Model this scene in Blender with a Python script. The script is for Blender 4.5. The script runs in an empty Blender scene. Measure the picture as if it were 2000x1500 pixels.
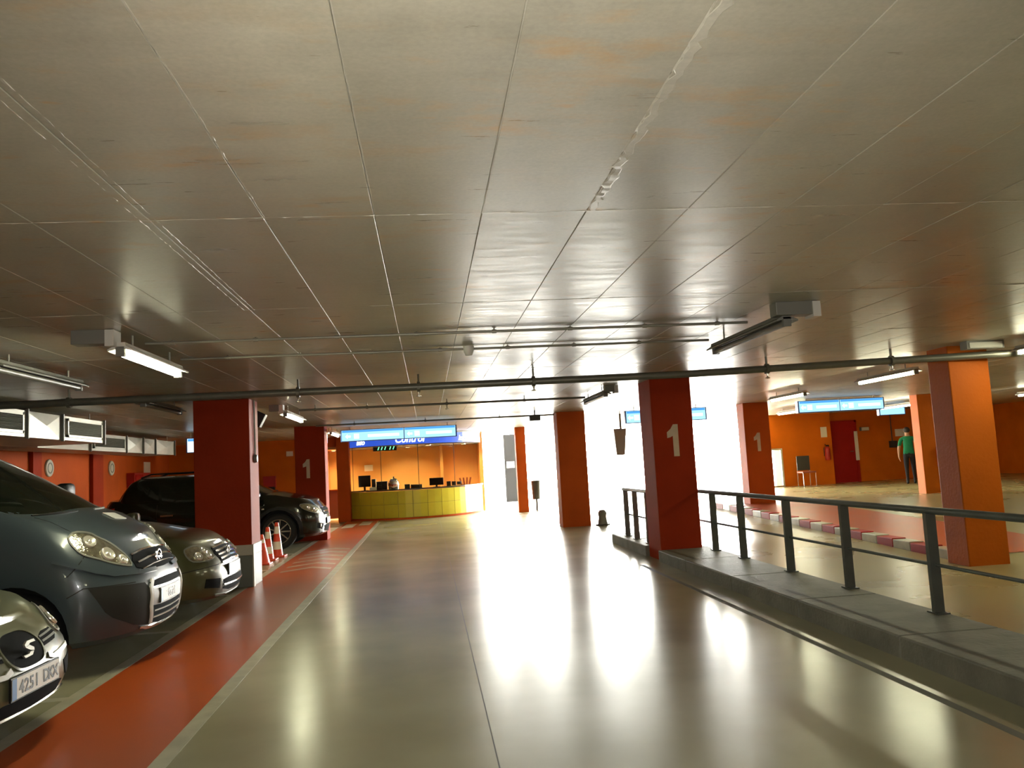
import bpy, bmesh, math, random
from math import pi, sin, cos, radians as R
from mathutils import Vector, Matrix
from mathutils.bvhtree import BVHTree
from mathutils.geometry import delaunay_2d_cdt
random.seed(7)
SC = bpy.context.scene
COL = SC.collection

# ------------------------------------------------------------------ camera
cd = bpy.data.cameras.new('camera'); cam = bpy.data.objects.new('camera', cd); COL.objects.link(cam)
cd.sensor_fit = 'HORIZONTAL'; cd.sensor_width = 36.0; cd.lens = 36.0*1600/2000
cd.clip_start = .05; cd.clip_end = 300
_m = ((0.99327697, -0.10204548, -0.05465884), (0.0442037, -0.10204548, 0.99379714), (-0.10699019, -0.98953193, -0.09684864))
_M = Matrix(_m).transposed().to_4x4()          # camera axes in world space
CAMZ = 1.45; CE = 2.5375
_M.translation = (0, 0, CAMZ)
cam.matrix_world = _M
SC.camera = cam
# ------------------------------------------------------------------ world, exposure
w = bpy.data.worlds.new('world'); SC.world = w; w.use_nodes = True
bg = w.node_tree.nodes['Background']; bg.inputs[0].default_value = (1.0, .995, .93, 1); bg.inputs[1].default_value = 44.0
SC.view_settings.view_transform = 'Standard'; SC.view_settings.look = 'None'
SC.view_settings.exposure = 0.8; SC.view_settings.gamma = 1.0; SC.view_settings.use_curve_mapping = False
try:
    SC.cycles.use_denoising = True; SC.cycles.max_bounces = 8; SC.cycles.diffuse_bounces = 5; SC.cycles.glossy_bounces = 4
    SC.cycles.sample_clamp_indirect = 8.0; SC.cycles.caustics_reflective = False; SC.cycles.caustics_refractive = False
except Exception: pass
def area(name, loc, rot, sx, sy, power, col=(1,1,1), portal=False):
    l = bpy.data.lights.new(name, 'AREA'); l.shape = 'RECTANGLE'; l.size = sx; l.size_y = sy; l.energy = power; l.color = col
    o = bpy.data.objects.new(name, l); COL.objects.link(o); o.location = loc; o.rotation_euler = rot
    if portal: l.cycles.is_portal = True
    return o
area('exit_portal', (6.3, 29.05, 1.25), (R(-90), 0, 0), 9.4, 2.7, 1, portal=True)
# the photographer's flash, beside the lens
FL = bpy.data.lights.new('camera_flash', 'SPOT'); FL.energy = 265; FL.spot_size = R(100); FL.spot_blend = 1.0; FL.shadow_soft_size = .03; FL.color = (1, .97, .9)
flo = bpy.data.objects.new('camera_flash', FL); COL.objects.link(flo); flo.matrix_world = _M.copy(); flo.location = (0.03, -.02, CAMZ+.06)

# ------------------------------------------------------------------ materials
def _nt(m): m.use_nodes = True; return m.node_tree
def mat(name, col, rough=.5, metal=0., spec=.5, nscale=0., namt=0., bump=0., bscale=None, coat=0., emit=None, es=0., nrough=0., stretch=None):
    m = bpy.data.materials.new(name); nt = _nt(m); b = nt.nodes['Principled BSDF']
    b.inputs['Base Color'].default_value = (*col, 1); b.inputs['Roughness'].default_value = rough; b.inputs['Metallic'].default_value = metal
    b.inputs['Specular IOR Level'].default_value = spec; b.inputs['Coat Weight'].default_value = coat; b.inputs['Coat Roughness'].default_value = .06
    if emit: b.inputs['Emission Color'].default_value = (*emit, 1); b.inputs['Emission Strength'].default_value = es
    if nscale:
        g = nt.nodes.new('ShaderNodeNewGeometry'); mp = nt.nodes.new('ShaderNodeMapping'); n = nt.nodes.new('ShaderNodeTexNoise')
        nt.links.new(g.outputs['Position'], mp.inputs[0]); nt.links.new(mp.outputs[0], n.inputs['Vector'])
        if stretch: mp.inputs['Scale'].default_value = stretch
        n.inputs['Scale'].default_value = nscale; n.inputs['Detail'].default_value = 6
        if namt:
            r = nt.nodes.new('ShaderNodeMapRange'); r.inputs[1].default_value = .3; r.inputs[2].default_value = .7
            r.inputs[3].default_value = 1-namt; r.inputs[4].default_value = 1+namt
            nt.links.new(n.outputs['Fac'], r.inputs[0])
            v = nt.nodes.new('ShaderNodeVectorMath'); v.operation = 'SCALE'; v.inputs[0].default_value = col
            nt.links.new(r.outputs[0], v.inputs['Scale']); nt.links.new(v.outputs[0], b.inputs['Base Color'])
        if nrough:
            r2 = nt.nodes.new('ShaderNodeMapRange'); r2.inputs[1].default_value = .3; r2.inputs[2].default_value = .7
            r2.inputs[3].default_value = rough-nrough; r2.inputs[4].default_value = rough+nrough
            nt.links.new(n.outputs['Fac'], r2.inputs[0]); nt.links.new(r2.outputs[0], b.inputs['Roughness'])
        if bump:
            n2 = nt.nodes.new('ShaderNodeTexNoise'); n2.inputs['Scale'].default_value = bscale or nscale*4; n2.inputs['Detail'].default_value = 4
            nt.links.new(mp.outputs[0], n2.inputs['Vector'])
            bp = nt.nodes.new('ShaderNodeBump'); bp.inputs['Strength'].default_value = bump; bp.inputs['Distance'].default_value = .02
            nt.links.new(n2.outputs['Fac'], bp.inputs['Height']); nt.links.new(bp.outputs[0], b.inputs['Normal'])
    return m
def emat(name, col, s):
    m = bpy.data.materials.new(name); nt = _nt(m); nt.nodes.clear()
    e = nt.nodes.new('ShaderNodeEmission'); o = nt.nodes.new('ShaderNodeOutputMaterial'); e.inputs[0].default_value = (*col, 1); e.inputs[1].default_value = s
    nt.links.new(e.outputs[0], o.inputs[0]); return m
def ceiling_mat(name, base, stains=1.):
    m = bpy.data.materials.new(name); nt = _nt(m); N = nt.nodes; Lk = nt.links; b = N['Principled BSDF']
    b.inputs['Specular IOR Level'].default_value = .6
    g = N.new('ShaderNodeNewGeometry'); oi = N.new('ShaderNodeObjectInfo')
    def noise(scale, st, det=5, rough=.6):
        mp = N.new('ShaderNodeMapping'); mp.inputs['Scale'].default_value = st; n = N.new('ShaderNodeTexNoise')
        n.inputs['Scale'].default_value = scale; n.inputs['Detail'].default_value = det; n.inputs['Roughness'].default_value = rough
        Lk.new(g.outputs['Position'], mp.inputs[0]); Lk.new(mp.outputs[0], n.inputs['Vector']); return n
    def ramp(src, a, b_, lo, hi):
        r = N.new('ShaderNodeMapRange'); r.inputs[1].default_value = a; r.inputs[2].default_value = b_; r.inputs[3].default_value = lo; r.inputs[4].default_value = hi
        Lk.new(src, r.inputs[0]); return r.outputs[0]
    def mul(a, b_):
        x = N.new('ShaderNodeMath'); x.operation = 'MULTIPLY'; Lk.new(a, x.inputs[0])
        if isinstance(b_, float): x.inputs[1].default_value = b_
        else: Lk.new(b_, x.inputs[1])
        return x.outputs[0]
    big = noise(1.1, (1, .5, 1)); grain = noise(7, (.35, 2.6, 1), 8); spots = noise(5.5, (.6, 1.5, 1), 4, .55); fine = noise(60, (1, 1, 1), 3)
    f = mul(mul(ramp(big.outputs['Fac'], .3, .7, .78, 1.14), ramp(grain.outputs['Fac'], .25, .75, .90, 1.08)), ramp(fine.outputs['Fac'], .3, .7, .92, 1.06))
    f = mul(f, ramp(oi.outputs['Random'], 0, 1, .93, 1.06))
    v = N.new('ShaderNodeVectorMath'); v.operation = 'SCALE'; v.inputs[0].default_value = base; Lk.new(f, v.inputs['Scale'])
    rust = noise(2.6, (.8, 2.0, 1), 6, .7); rust2 = noise(.9, (1, 1, 1), 2)
    rf = mul(ramp(rust.outputs['Fac'], .53, .74, 0, .85*stains), ramp(rust2.outputs['Fac'], .40, .60, 0.15, 1))
    mad = N.new('ShaderNodeMath'); mad.operation = 'MAXIMUM'; Lk.new(rf, mad.inputs[0]); Lk.new(mul(ramp(spots.outputs['Fac'], .63, .72, 0, .8*stains), ramp(rust2.outputs['Fac'], .42, .58, .1, 1)), mad.inputs[1]); rf = mad.outputs[0]
    mx = N.new('ShaderNodeMix'); mx.data_type = 'RGBA'; Lk.new(rf, mx.inputs['Factor']); Lk.new(v.outputs[0], mx.inputs['A'])
    mx.inputs['B'].default_value = (.46, .25, .07, 1); Lk.new(mx.outputs['Result'], b.inputs['Base Color'])
    bp = N.new('ShaderNodeBump'); bp.inputs['Strength'].default_value = .06; bp.inputs['Distance'].default_value = .01
    Lk.new(grain.outputs['Fac'], bp.inputs['Height']); Lk.new(bp.outputs[0], b.inputs['Normal'])
    Lk.new(ramp(grain.outputs['Fac'], .3, .7, .26, .42), b.inputs['Roughness'])
    return m
M = {}
M['ceil'] = ceiling_mat('raw_concrete', (.40, .37, .285))
M['ceil_joint'] = ceiling_mat('joint_concrete', (.45, .42, .34), .2)
M['floor'] = mat('polished_concrete', (.35, .33, .215), .24, 0, .5, .9, .12, 0, 3., nrough=.02)
M['right_floor'] = mat('worn_concrete', (.34, .29, .13), .28, 0, .5, .8, .12, 0, 3., nrough=.02)
M['path'] = mat('red_floor_paint', (.42, .07, .010), .36, 0, .4, 1.3, .10, 0, 5., nrough=.02)
M['line'] = mat('worn_white_line_paint', (.42, .40, .30), .35, 0, .5, 5, .18)
M['white_line'] = mat('white_line_paint', (.68, .65, .52), .35, 0, .4, 5, .12)
M['zig'] = mat('faded_pale_paint', (.46, .30, .22), .35, 0, .5, 6, .3)
M['joint_fill'] = mat('floor_joint_filler', (.075, .07, .05), .6)
M['kerb'] = mat('kerb_concrete', (.17, .165, .13), .6, 0, .4, 4, .2, .3, 30)
M['red_paint'] = mat('dark_red_wall_paint', (.33, .03, .005), .65, 0, .12, 1.5, .12, .15, 25)
M['brick_paint'] = mat('brick_red_wall_paint', (.46, .078, .010), .65, 0, .12, 1.5, .12, .15, 25)
M['orange_paint'] = mat('orange_wall_paint', (.62, .145, .007), .65, 0, .12, 1.5, .1, .15, 25)
M['orange_dimmed'] = mat('dimmed_orange_wall_paint', (.40, .088, .005), .65, 0, .12, 1.5, .1, .15, 25)  # darker copy of the wall orange; dimmer light put into the colour
M['cream_orange'] = mat('booth_wall_paint', (.66, .34, .10), .5, 0, .4, 1.2, .08)
M['grey_paint'] = mat('grey_green_paint', (.16, .175, .145), .45, 0, .5, 3, .1)
M['white_paint'] = mat('off_white_paint', (.52, .50, .40), .45, 0, .5, 3, .1)
M['num'] = mat('number_paint', (.62, .50, .36), .5, 0, .4, 8, .08)
M['galv'] = mat('galvanised_sheet', (.41, .40, .34), .42, .5, .5, 2.5, .12)
M['dark'] = mat('dark_gap', (.012, .012, .010), .7)
M['galv_dull'] = mat('silver_bumper_paint', (.30, .29, .27), .5, .3)
M['slat'] = mat('grille_slat', (.17, .17, .14), .5, .3)
M['rail'] = mat('grey_rail_paint', (.10, .115, .105), .4, .2, .5, 6, .12)
M['pipe'] = mat('pipe_paint', (.16, .155, .125), .4, .4, .5, 4, .15)
M['conduit'] = mat('conduit', (.28, .27, .22), .45, .4)
M['steel'] = mat('bright_steel', (.62, .60, .54), .25, .9)
M['lamp_body'] = mat('lamp_housing', (.62, .61, .55), .4, 0, .5)
M['lamp_grey'] = mat('grey_box', (.19, .19, .165), .5, .1)
M['lamp_dark'] = mat('dark_box', (.045, .045, .04), .5)
M['tube_off'] = mat('unlit_tube', (.16, .155, .13), .4)
M['tube'] = emat('fluorescent_tube', (.97, .95, .64), 52.)
M['black'] = mat('black_plastic', (.010, .010, .009), .45, 0, .25)
M['grille_black'] = mat('matt_black_plastic', (.006, .006, .006), .8, 0, .06)
M['insert_grey'] = mat('dark_bumper_plastic', (.03, .03, .028), .7, 0, .12)
M['rubber'] = mat('tyre_rubber', (.014, .014, .014), .75)
M['glass'] = mat('dark_window_glass', (.006, .008, .005), .06, 0, .6)
M['chrome'] = mat('chrome', (.72, .70, .66), .12, 1.)
M['lampglass'] = mat('headlamp_reflector', (.50, .48, .37), .12, .85, .6, 22, .35, .5, 26)
M['lampbulb'] = mat('headlamp_bowl', (.92, .90, .80), .22, .6, .6)
M['seam'] = mat('panel_gap', (.006, .006, .006), .8)
M['plate'] = mat('plate_reflective_white', (.88, .87, .80), .35, 0, .6)
M['plate_txt'] = mat('plate_black', (.02, .02, .02), .5)
M['plate_eu'] = mat('plate_blue', (.03, .16, .42), .4)
M['tile'] = mat('lime_tile', (.60, .55, .045), .28, 0, .5, 2, .08)
M['grout'] = mat('grout', (.22, .19, .04), .7)
M['counter'] = mat('dark_worktop', (.05, .055, .04), .2)
M['blue_band'] = mat('blue_fascia', (.03, .09, .55), .3, 0, .5, emit=(.03, .10, .62), es=.55)
M['letter'] = emat('lit_white_letter', (.92, .95, 1), 1.6)
M['sign_blue'] = emat('lit_sign_blue', (.08, .36, .80), .7)
M['sign_mid'] = emat('lit_sign_pale', (.42, .78, 1.0), .72)
M['sign_white'] = emat('lit_sign_white', (.85, .97, 1.0), .9)
M['sign_case'] = mat('sign_case', (.03, .08, .22), .4)
M['green_led'] = emat('green_led', (.15, .95, .35), 1.6)
M['warm'] = emat('warm_downlight', (1, .80, .42), 14.)
M['cone'] = mat('cone_orange', (.62, .055, .018), .4)
M['cone_white'] = mat('cone_white_band', (.75, .70, .58), .45)
M['red_box'] = mat('red_box', (.42, .018, .014), .35)
M['red_door'] = mat('red_door', (.36, .016, .012), .5, 0, .15, 2, .1)
M['paper'] = mat('white_paper', (.80, .78, .72), .7)
M['grey_paper'] = mat('grey_equipment', (.40, .42, .33), .5)
M['outside'] = mat('pale_paving', (.80, .79, .76), .7, 0, .3, 1, .05)
M['skin'] = mat('skin', (.42, .22, .13), .55)
M['shirt'] = mat('green_cloth', (.012, .16, .075), .85, 0, .2, 30, .1)
M['trouser'] = mat('dark_cloth', (.018, .017, .02), .85, 0, .2)
M['hair'] = mat('dark_hair', (.02, .013, .008), .7)
M['seat_red'] = mat('red_brown_seat', (.30, .07, .03), .6)
M['glasspane'] = mat('clear_glass', (1, 1, 1), .02)
_b = M['glasspane'].node_tree.nodes['Principled BSDF']; _b.inputs['Transmission Weight'].default_value = 1.0; _b.inputs['IOR'].default_value = 1.0 + .12
def paint(name, col, rough=.28): return mat(name, col, rough, .12, .4, 300, .04, coat=.45)
M['van_paint'] = paint('slate_blue_car_paint', (.052, .07, .085))
M['olive_silver'] = paint('olive_silver_car_paint', (.14, .145, .085))
M['olive_dark'] = paint('dark_olive_car_paint', (.06, .062, .028))
M['black_paint'] = paint('black_car_paint', (.008, .009, .006), .2)

# ------------------------------------------------------------------ mesh builder
class MB:
    def __init__(s): s.v = []; s.f = []; s.m = []
    def add(s, vs, fs, mi=0):
        k = len(s.v); s.v += [tuple(x) for x in vs]; s.f += [tuple(i+k for i in f) for f in fs]; s.m += [mi]*len(fs); return s
    def box(s, x0, x1, y0, y1, z0, z1, mi=0):
        return s.add([(x0,y0,z0),(x1,y0,z0),(x1,y1,z0),(x0,y1,z0),(x0,y0,z1),(x1,y0,z1),(x1,y1,z1),(x0,y1,z1)],
                     [(0,3,2,1),(4,5,6,7),(0,1,5,4),(1,2,6,5),(2,3,7,6),(3,0,4,7)], mi)
    def cbox(s, c, d, mi=0, rot=None):
        hx, hy, hz = d[0]/2, d[1]/2, d[2]/2; k = len(s.v); s.box(-hx,hx,-hy,hy,-hz,hz, mi)
        for i in range(k, len(s.v)):
            p = Vector(s.v[i]); p = rot @ p if rot is not None else p; s.v[i] = tuple(p+Vector(c))
        return s
    def tube(s, pts, r, n=10, mi=0, caps=True):
        pts = [Vector(p) for p in pts]; rr = r if isinstance(r, (list, tuple)) else [r]*len(pts); rings = []; up = None
        for i, p in enumerate(pts):
            t = (pts[min(i+1, len(pts)-1)]-pts[max(i-1, 0)]).normalized()
            a = Vector((0,0,1)) if abs(t.z) < .9 else Vector((1,0,0)); u = t.cross(a).normalized(); v = t.cross(u)
            rings.append([p+(u*cos(2*pi*k/n)+v*sin(2*pi*k/n))*rr[i] for k in range(n)])
        vs = [q for r_ in rings for q in r_]; fs = []
        for i in range(len(pts)-1):
            for k in range(n): fs.append((i*n+k, i*n+(k+1)%n, (i+1)*n+(k+1)%n, (i+1)*n+k))
        if caps: fs += [tuple(range(n-1, -1, -1)), tuple((len(pts)-1)*n+k for k in range(n))]
        return s.add(vs, fs, mi)
    def lathe(s, prof, c, axis='Z', n=16, mi=0, close=False):
        vs = []; fs = []; P = len(prof)
        for k in range(n):
            a = 2*pi*k/n
            for r, h in prof:
                q = {'Z': (r*cos(a), r*sin(a), h), 'Y': (r*cos(a), h, r*sin(a)), 'X': (h, r*cos(a), r*sin(a))}[axis]
                vs.append((c[0]+q[0], c[1]+q[1], c[2]+q[2]))
        for k in range(n):
            for j in range(P if close else P-1):
                j2 = (j+1) % P
                fs.append((k*P+j, ((k+1)%n)*P+j, ((k+1)%n)*P+j2, k*P+j2))
        return s.add(vs, fs, mi)
    def prism(s, poly, o, r, u, t, mi=0):
        o, r, u = Vector(o), Vector(r), Vector(u); d = r.cross(u).normalized()*t; n = len(poly)
        vs = [o+r*a+u*b for a, b in poly]; vs += [q+d for q in vs]
        return s.add(vs, [tuple(range(n-1, -1, -1)), tuple(range(n, 2*n))]+[(i, (i+1)%n, n+(i+1)%n, n+i) for i in range(n)], mi)
    def build(s, name, mats, parent=None, smooth=False, local=False, bevel=0., sharp=35):
        me = bpy.data.meshes.new(name)
        vs = s.v
        if parent is not None and not local:
            b = root_loc(parent); vs = [(x-b.x, y-b.y, z-b.z) for x, y, z in vs]
        me.from_pydata(vs, [], s.f)
        mats = mats if isinstance(mats, (list, tuple)) else [mats]
        for m_ in mats: me.materials.append(M[m_] if isinstance(m_, str) else m_)
        me.polygons.foreach_set('material_index', s.m)
        bm = bmesh.new(); bm.from_mesh(me); bmesh.ops.recalc_face_normals(bm, faces=bm.faces)
        if bevel: bmesh.ops.bevel(bm, geom=list(bm.edges), offset=bevel, segments=2, affect='EDGES', profile=.5)
        bm.to_mesh(me); bm.free()
        if smooth:
            me.polygons.foreach_set('use_smooth', [True]*len(me.polygons)); me.set_sharp_from_angle(angle=R(sharp))
        o = bpy.data.objects.new(name, me); COL.objects.link(o)
        if parent is not None: o.parent = parent
        return o
def root_loc(o):
    while o.parent is not None: o = o.parent
    return o.location
def tag(o, label=None, cat=None, group=None, kind=None):
    if label: o['label'] = label
    if cat: o['category'] = cat
    if group: o['group'] = group
    if kind: o['kind'] = kind
    return o
def thing(name, label, cat, loc=(0,0,0), group=None, rz=0.):
    o = bpy.data.objects.new(name, None); COL.objects.link(o); o.location = loc; o.rotation_euler = (0,0,rz); o.empty_display_size = .2
    return tag(o, label, cat, group)
def bx(*a, mi=0): return MB().box(*a, mi=mi)
def linked(o, parent, loc=None):
    c = o.copy(); COL.objects.link(c); c.parent = parent
    if loc is not None: c.location = loc
    return c
def copy_tree(o, parent=None):
    c = o.copy(); COL.objects.link(c); c.parent = parent
    for ch in list(o.children): copy_tree(ch, c)
    return c
def text_mb(txt, size, o, r, u, t=.004, align='CENTER', shear=0., offset=0.):
    cu = bpy.data.curves.new('t', 'FONT'); cu.body = txt; cu.size = size; cu.extrude = t/2; cu.align_x = align; cu.shear = shear; cu.resolution_u = 3; cu.offset = offset
    ob = bpy.data.objects.new('t', cu); COL.objects.link(ob); bpy.context.view_layer.update()
    dg = bpy.context.evaluated_depsgraph_get(); me = bpy.data.meshes.new_from_object(ob.evaluated_get(dg))
    o, r, u = Vector(o), Vector(r), Vector(u); n = r.cross(u)
    mb = MB(); mb.add([o+r*v.co.x+u*v.co.y+n*(v.co.z+t/2) for v in me.vertices], [tuple(p.vertices) for p in me.polygons])
    bpy.data.objects.remove(ob); bpy.data.curves.remove(cu); bpy.data.meshes.remove(me); return mb

# ------------------------------------------------------------------ floor
XL, XR, YB, YF = -7.7, 19.0, -7.0, 25.6
ZP = .25
def sstep(a, b, x): t = max(0., min(1., (x-a)/(b-a))); return t*t*(3-2*t)
def zr(x, y):
    k = max(0., min(1., (y-9.0)/8.0))*ZP
    return k*(1. if y < 12.5 else sstep(3.75, 6.2, x))
floor = tag(bx(XL, 3.75, YB, 26.4, -.2, 0).build('floor', 'floor'), kind='structure')
b = MB(); nx, ny = 30, 66
xs = [3.75+(XR-3.75)*i/nx for i in range(nx+1)]; ys = [YB+(26.4-YB)*j/ny for j in range(ny+1)]
b.add([(x, y, zr(x, y)) for x in xs for y in ys], [(i*(ny+1)+j, (i+1)*(ny+1)+j, (i+1)*(ny+1)+j+1, i*(ny+1)+j+1) for i in range(nx) for j in range(ny)])
b.build('ramp_floor', 'right_floor', floor, smooth=True)
P = .0008
bx(-2.45, -1.5, YB, 25.2, 0, P).build('painted_path', 'path', floor)
b = MB(); b.box(-2.2, 2.9, 22.2, 26.2, 0, P*.9)
bx(-1.5, -1.4, YB, 23.9, 0, P*1.3).build('lane_line', 'line', floor)
bx(-2.56, -2.45, YB, 21.6, 0, P*1.3).build('lane_line', 'line', floor)
bx(.278, .285, YB, 24.3, 0, .0004).build('floor_joint', 'joint_fill', floor)
bx(2.78, 2.84, YB, 11.0, 0, .0004).build('dark_floor_stripe', 'joint_fill', floor)  # flat dark strip along the lane beside the kerb
for k, yb in enumerate((1.4, 3.75, 6.15, 8.52, 10.85, 13.4, 15.9, 18.6)):
    bx(-7.4, -2.56, yb-.05, yb+.05, 0, P).build('bay_line', 'line', floor)
# worn zigzag stripes across the red path
for k in range(6):
    y0 = 12.9+k*.62
    MB().prism([(-2.3, y0), (-2.3, y0+.2), (-1.88, y0+.62), (-1.55, y0+.3), (-1.55, y0+.1), (-1.88, y0+.42)], (0,0,0), (1,0,0), (0,1,0), P*1.4).build('zigzag_stripe', 'zig', floor)
for x0, y0 in ((-2.75, 21.2), (-2.35, 22.3), (-1.95, 23.0)):
    MB().prism([(x0, y0), (x0+.3, y0), (x0+.3, y0+1.6), (x0, y0+1.6)], (0,0,0), (1,0,0), (0,1,0), P*1.5).build('crossing_stripe', 'white_line', floor)
b = MB(); n = 24
q = [(6.45+1.9*i/4, 9.6+13*j/n) for i in range(5) for j in range(n+1)]
b.add([(x, y, zr(x, y)+.006) for x, y in q], [(i*(n+1)+j, (i+1)*(n+1)+j, (i+1)*(n+1)+j+1, i*(n+1)+j+1) for i in range(4) for j in range(n)])
b.build('red_walkway', 'path', floor)
tag(bx(-40, 60, 26.4, 120, -.3, -.02).build('ground', 'outside'), kind='structure')

# ------------------------------------------------------------------ ceiling
ceiling = tag(bx(XL-.2, XR+.2, YB-.2, 29.0, CE+.006, CE+.3).build('ceiling', 'ceil_joint'), kind='structure')  # slab lengthened past the exit to keep sky light off the booth
PX, PY, X0, Y0 = .4607, 1.94, .743, 3.45
pan = {}
def panel_mesh(wx):
    if wx not in pan:
        m = MB(); e = .002; hx, hy = wx/2-.0015, PY/2-.0015
        m.add([(-hx,-hy,.02),(hx,-hy,.02),(hx,hy,.02),(-hx,hy,.02),(-hx,-hy,e),(hx,-hy,e),(hx,hy,e),(-hx,hy,e),(-hx+e,-hy+e,0),(hx-e,-hy+e,0),(hx-e,hy-e,0),(-hx+e,hy-e,0)],
              [(0,1,5,4),(1,2,6,5),(2,3,7,6),(3,0,4,7),(4,5,9,8),(5,6,10,9),(6,7,11,10),(7,4,8,11),(8,9,10,11)])
        pan[wx] = m.build('ceiling_panel', 'ceil', ceiling)
        return pan[wx], True
    return pan[wx], False
cells = []
for i in range(-19, 40):
    for j in range(-5, 13):
        cx, cy = X0+(i+.5)*PX, Y0+(j+.5)*PY
        if XL < cx-PX/2 and cx+PX/2 < XR and cy+PY/2 < 26.5: cells.append((cx, cy))
def seen_size(c):
    d = math.hypot(c[0], c[1]); front = c[1] > .6 and abs(c[0]-.1*c[1]) < .75*c[1]+.4
    return (0 if front else 100)+d
cells.sort(key=seen_size)
rest = MB()
for k, (cx, cy) in enumerate(cells):
    rz_ = random.uniform(-.0008, .0008); wx = PX
    if k < 285:
        o, new = panel_mesh(wx)
        if not new: o = linked(o, ceiling)
        o.location = (cx, cy, CE-.001+rz_); o.rotation_euler = (random.uniform(-.0006, .0006), random.uniform(-.0016, .0016), 0)
    else: rest.box(cx-PX/2+.004, cx+PX/2-.004, cy-PY/2+.004, cy+PY/2-.004, CE+rz_, CE+.02)
tag(rest.build('far_ceiling_panels', 'ceil', ceiling), kind='stuff')
def ridge(x0, y0, x1, y1, wd, h, amp=.5, seg=.09, name='joint_fin'):
    m = MB(); L = math.hypot(x1-x0, y1-y0); n = max(2, int(L/seg)); dx, dy = (x1-x0)/L, (y1-y0)/L; vs = []
    for i in range(n+1):
        t = i/n*L; ww = wd*(1+random.uniform(-amp, amp)); hh = h*(1+random.uniform(-amp, amp)); j = random.uniform(-.12, .12)*wd*(1 if i % 3 else 2)
        for a, z in ((-ww/2, .003), (-ww*.2, -hh), (ww*.25, -hh*.9), (ww/2, .003)):
            vs.append((x0+dx*t-dy*(a+j), y0+dy*t+dx*(a+j), CE+z))
    m.add(vs, [(i*4+k, i*4+k+1, i*4+k+5, i*4+k+4) for i in range(n) for k in range(3)])
    return m.build(name, 'ceil_joint', ceiling)
ridge(.765, .3, .765, 3.45, .055, .003, .3, .03, 'joint_strip')
for x in (-1.075, -1.14): ridge(x, .3, x, 5.4, .011, .0025, .7, .03)
ridge(-.635, .3, -.635, 3.45, .011, .0025, .7, .03); ridge(-.175, .3, -.175, 3.45, .008, .003); ridge(.283, .3, .283, 3.45, .007, .003)
for j, wd in ((0, .010), (1, .005), (2, .005)):
    y = Y0+j*PY; x = -7.4
    while x < 9: ridge(x, y, x+1.843, y, wd, .002, .7, .04); x += 1.843
for x in (2.586,): ridge(x, .8, x, 3.4+1.94, .006, .002)

# ------------------------------------------------------------------ walls
def wall(name, *a, m='orange_paint'): return tag(bx(*a).build(name, m), kind='structure')
wall('wall_left', XL-.2, XL, YB, 25.8, -.2, CE+.1, m='brick_paint')
wall('wall_back', XL-.2, XR+.2, YB-.2, YB, -.2, CE+.1)
wall('wall_right', XR, XR+.2, YB, 25.8, -.2, CE+.1)
wall('wall_front', XL, -3.22, 25.6, 25.8, -.1, CE+.1)
# far right wall: lit block with a low bright window, then a recess with the red door
wall('wall_front_right', 11.25, 12.95, 25.2, 25.8, -.1, CE+.1)
wall('wall_front_right_top', 10.85, 11.25, 25.2, 25.8, 1.47, CE+.1)
wall('wall_recess', 12.95, XR, 25.75, 25.95, -.1, CE+.1)
wd = tag(MB().box(10.86, 10.90, 25.16, 25.24, ZP, 1.47).box(11.20, 11.25, 25.16, 25.24, ZP, 1.47).box(10.90, 11.20, 25.16, 25.24, 1.42, 1.47).box(10.90, 11.20, 25.16, 25.24, ZP, ZP+.05).build('window_1', 'white_paint'), kind='structure')
bx(10.90, 11.20, 25.195, 25.205, ZP+.05, 1.42).build('pane', 'glasspane', wd)
dr = tag(bx(13.12, 14.02, 25.71, 25.75, ZP, 2.2).build('door_1', 'red_door'), kind='structure')
MB().tube([(13.9, 25.66, 1.25), (13.78, 25.66, 1.25)], .012).build('handle', 'steel', dr)
tag(MB().box(13.05, 13.12, 25.69, 25.75, ZP, 2.27).box(14.02, 14.09, 25.69, 25.75, ZP, 2.27).box(13.05, 14.09, 25.69, 25.75, 2.2, 2.27).build('trim_1', 'red_door'), kind='structure')
tag(MB().box(XL-.2, XR+.2, 28.7, 29.0, CE+.3, 16).box(XL-.2, XR+.2, YB, 28.7, 15.7, 16).build('wall_added_facade', 'outside'), kind='structure')  # unseen facade and roof, added to shade the ground outside the exit
# left wall piers
for k, (y, hw) in enumerate(((13.2, .2), (17.07, .18), (20.08, .3))):
    tag(bx(XL+.001, XL+.08, y-hw, y+hw, 0, CE-.005).build('wall_pier', 'red_paint'), ['dark red wall pier on the left wall nearest the camera', 'dark red wall pier just left of the nearer round sign', 'dark red wall pier between the two round signs on the left wall'][k], 'pier', None)
for k, y in enumerate((17.72, 21.05)):
    d = tag(MB().lathe([(0, .03), (.17, .03), (.18, .015), (.18, 0)], (XL+.005, y, 1.88), 'X', 20).build('round_sign', 'white_paint'), ['round pale sign on the left red wall, the nearer of two', 'round pale sign on the left red wall beside the lit orange patch'][k], 'sign')
    MB().lathe([(.09, 0), (.115, 0), (.115, .004), (.09, .004)], (XL+.036, y, 1.88), 'X', 18, close=True).build('ring', 'grey_paint', d)
t = thing('fire_hose_cabinet', 'dull red fire cabinet on the left wall under the lit orange patch', 'cabinet', (XL+.002, 22.6, 1.1))
bx(XL+.002, XL+.2, 22.1, 23.3, .95, 1.75).build('cabinet_body', 'red_box', t); bx(XL+.2, XL+.22, 22.16, 22.7, 1.0, 1.7).build('cabinet_door', 'red_door', t)
tag(bx(XL, XL+.015, 23.4, 23.9, 1.75, 2.05).build('notice', 'paper'), 'pale notice on the left wall above the red cabinet', 'notice')
t = thing('fire_box', 'red fire box on the orange end wall between two columns', 'fire box', (-4.74, 25.6, 1.1))
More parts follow.
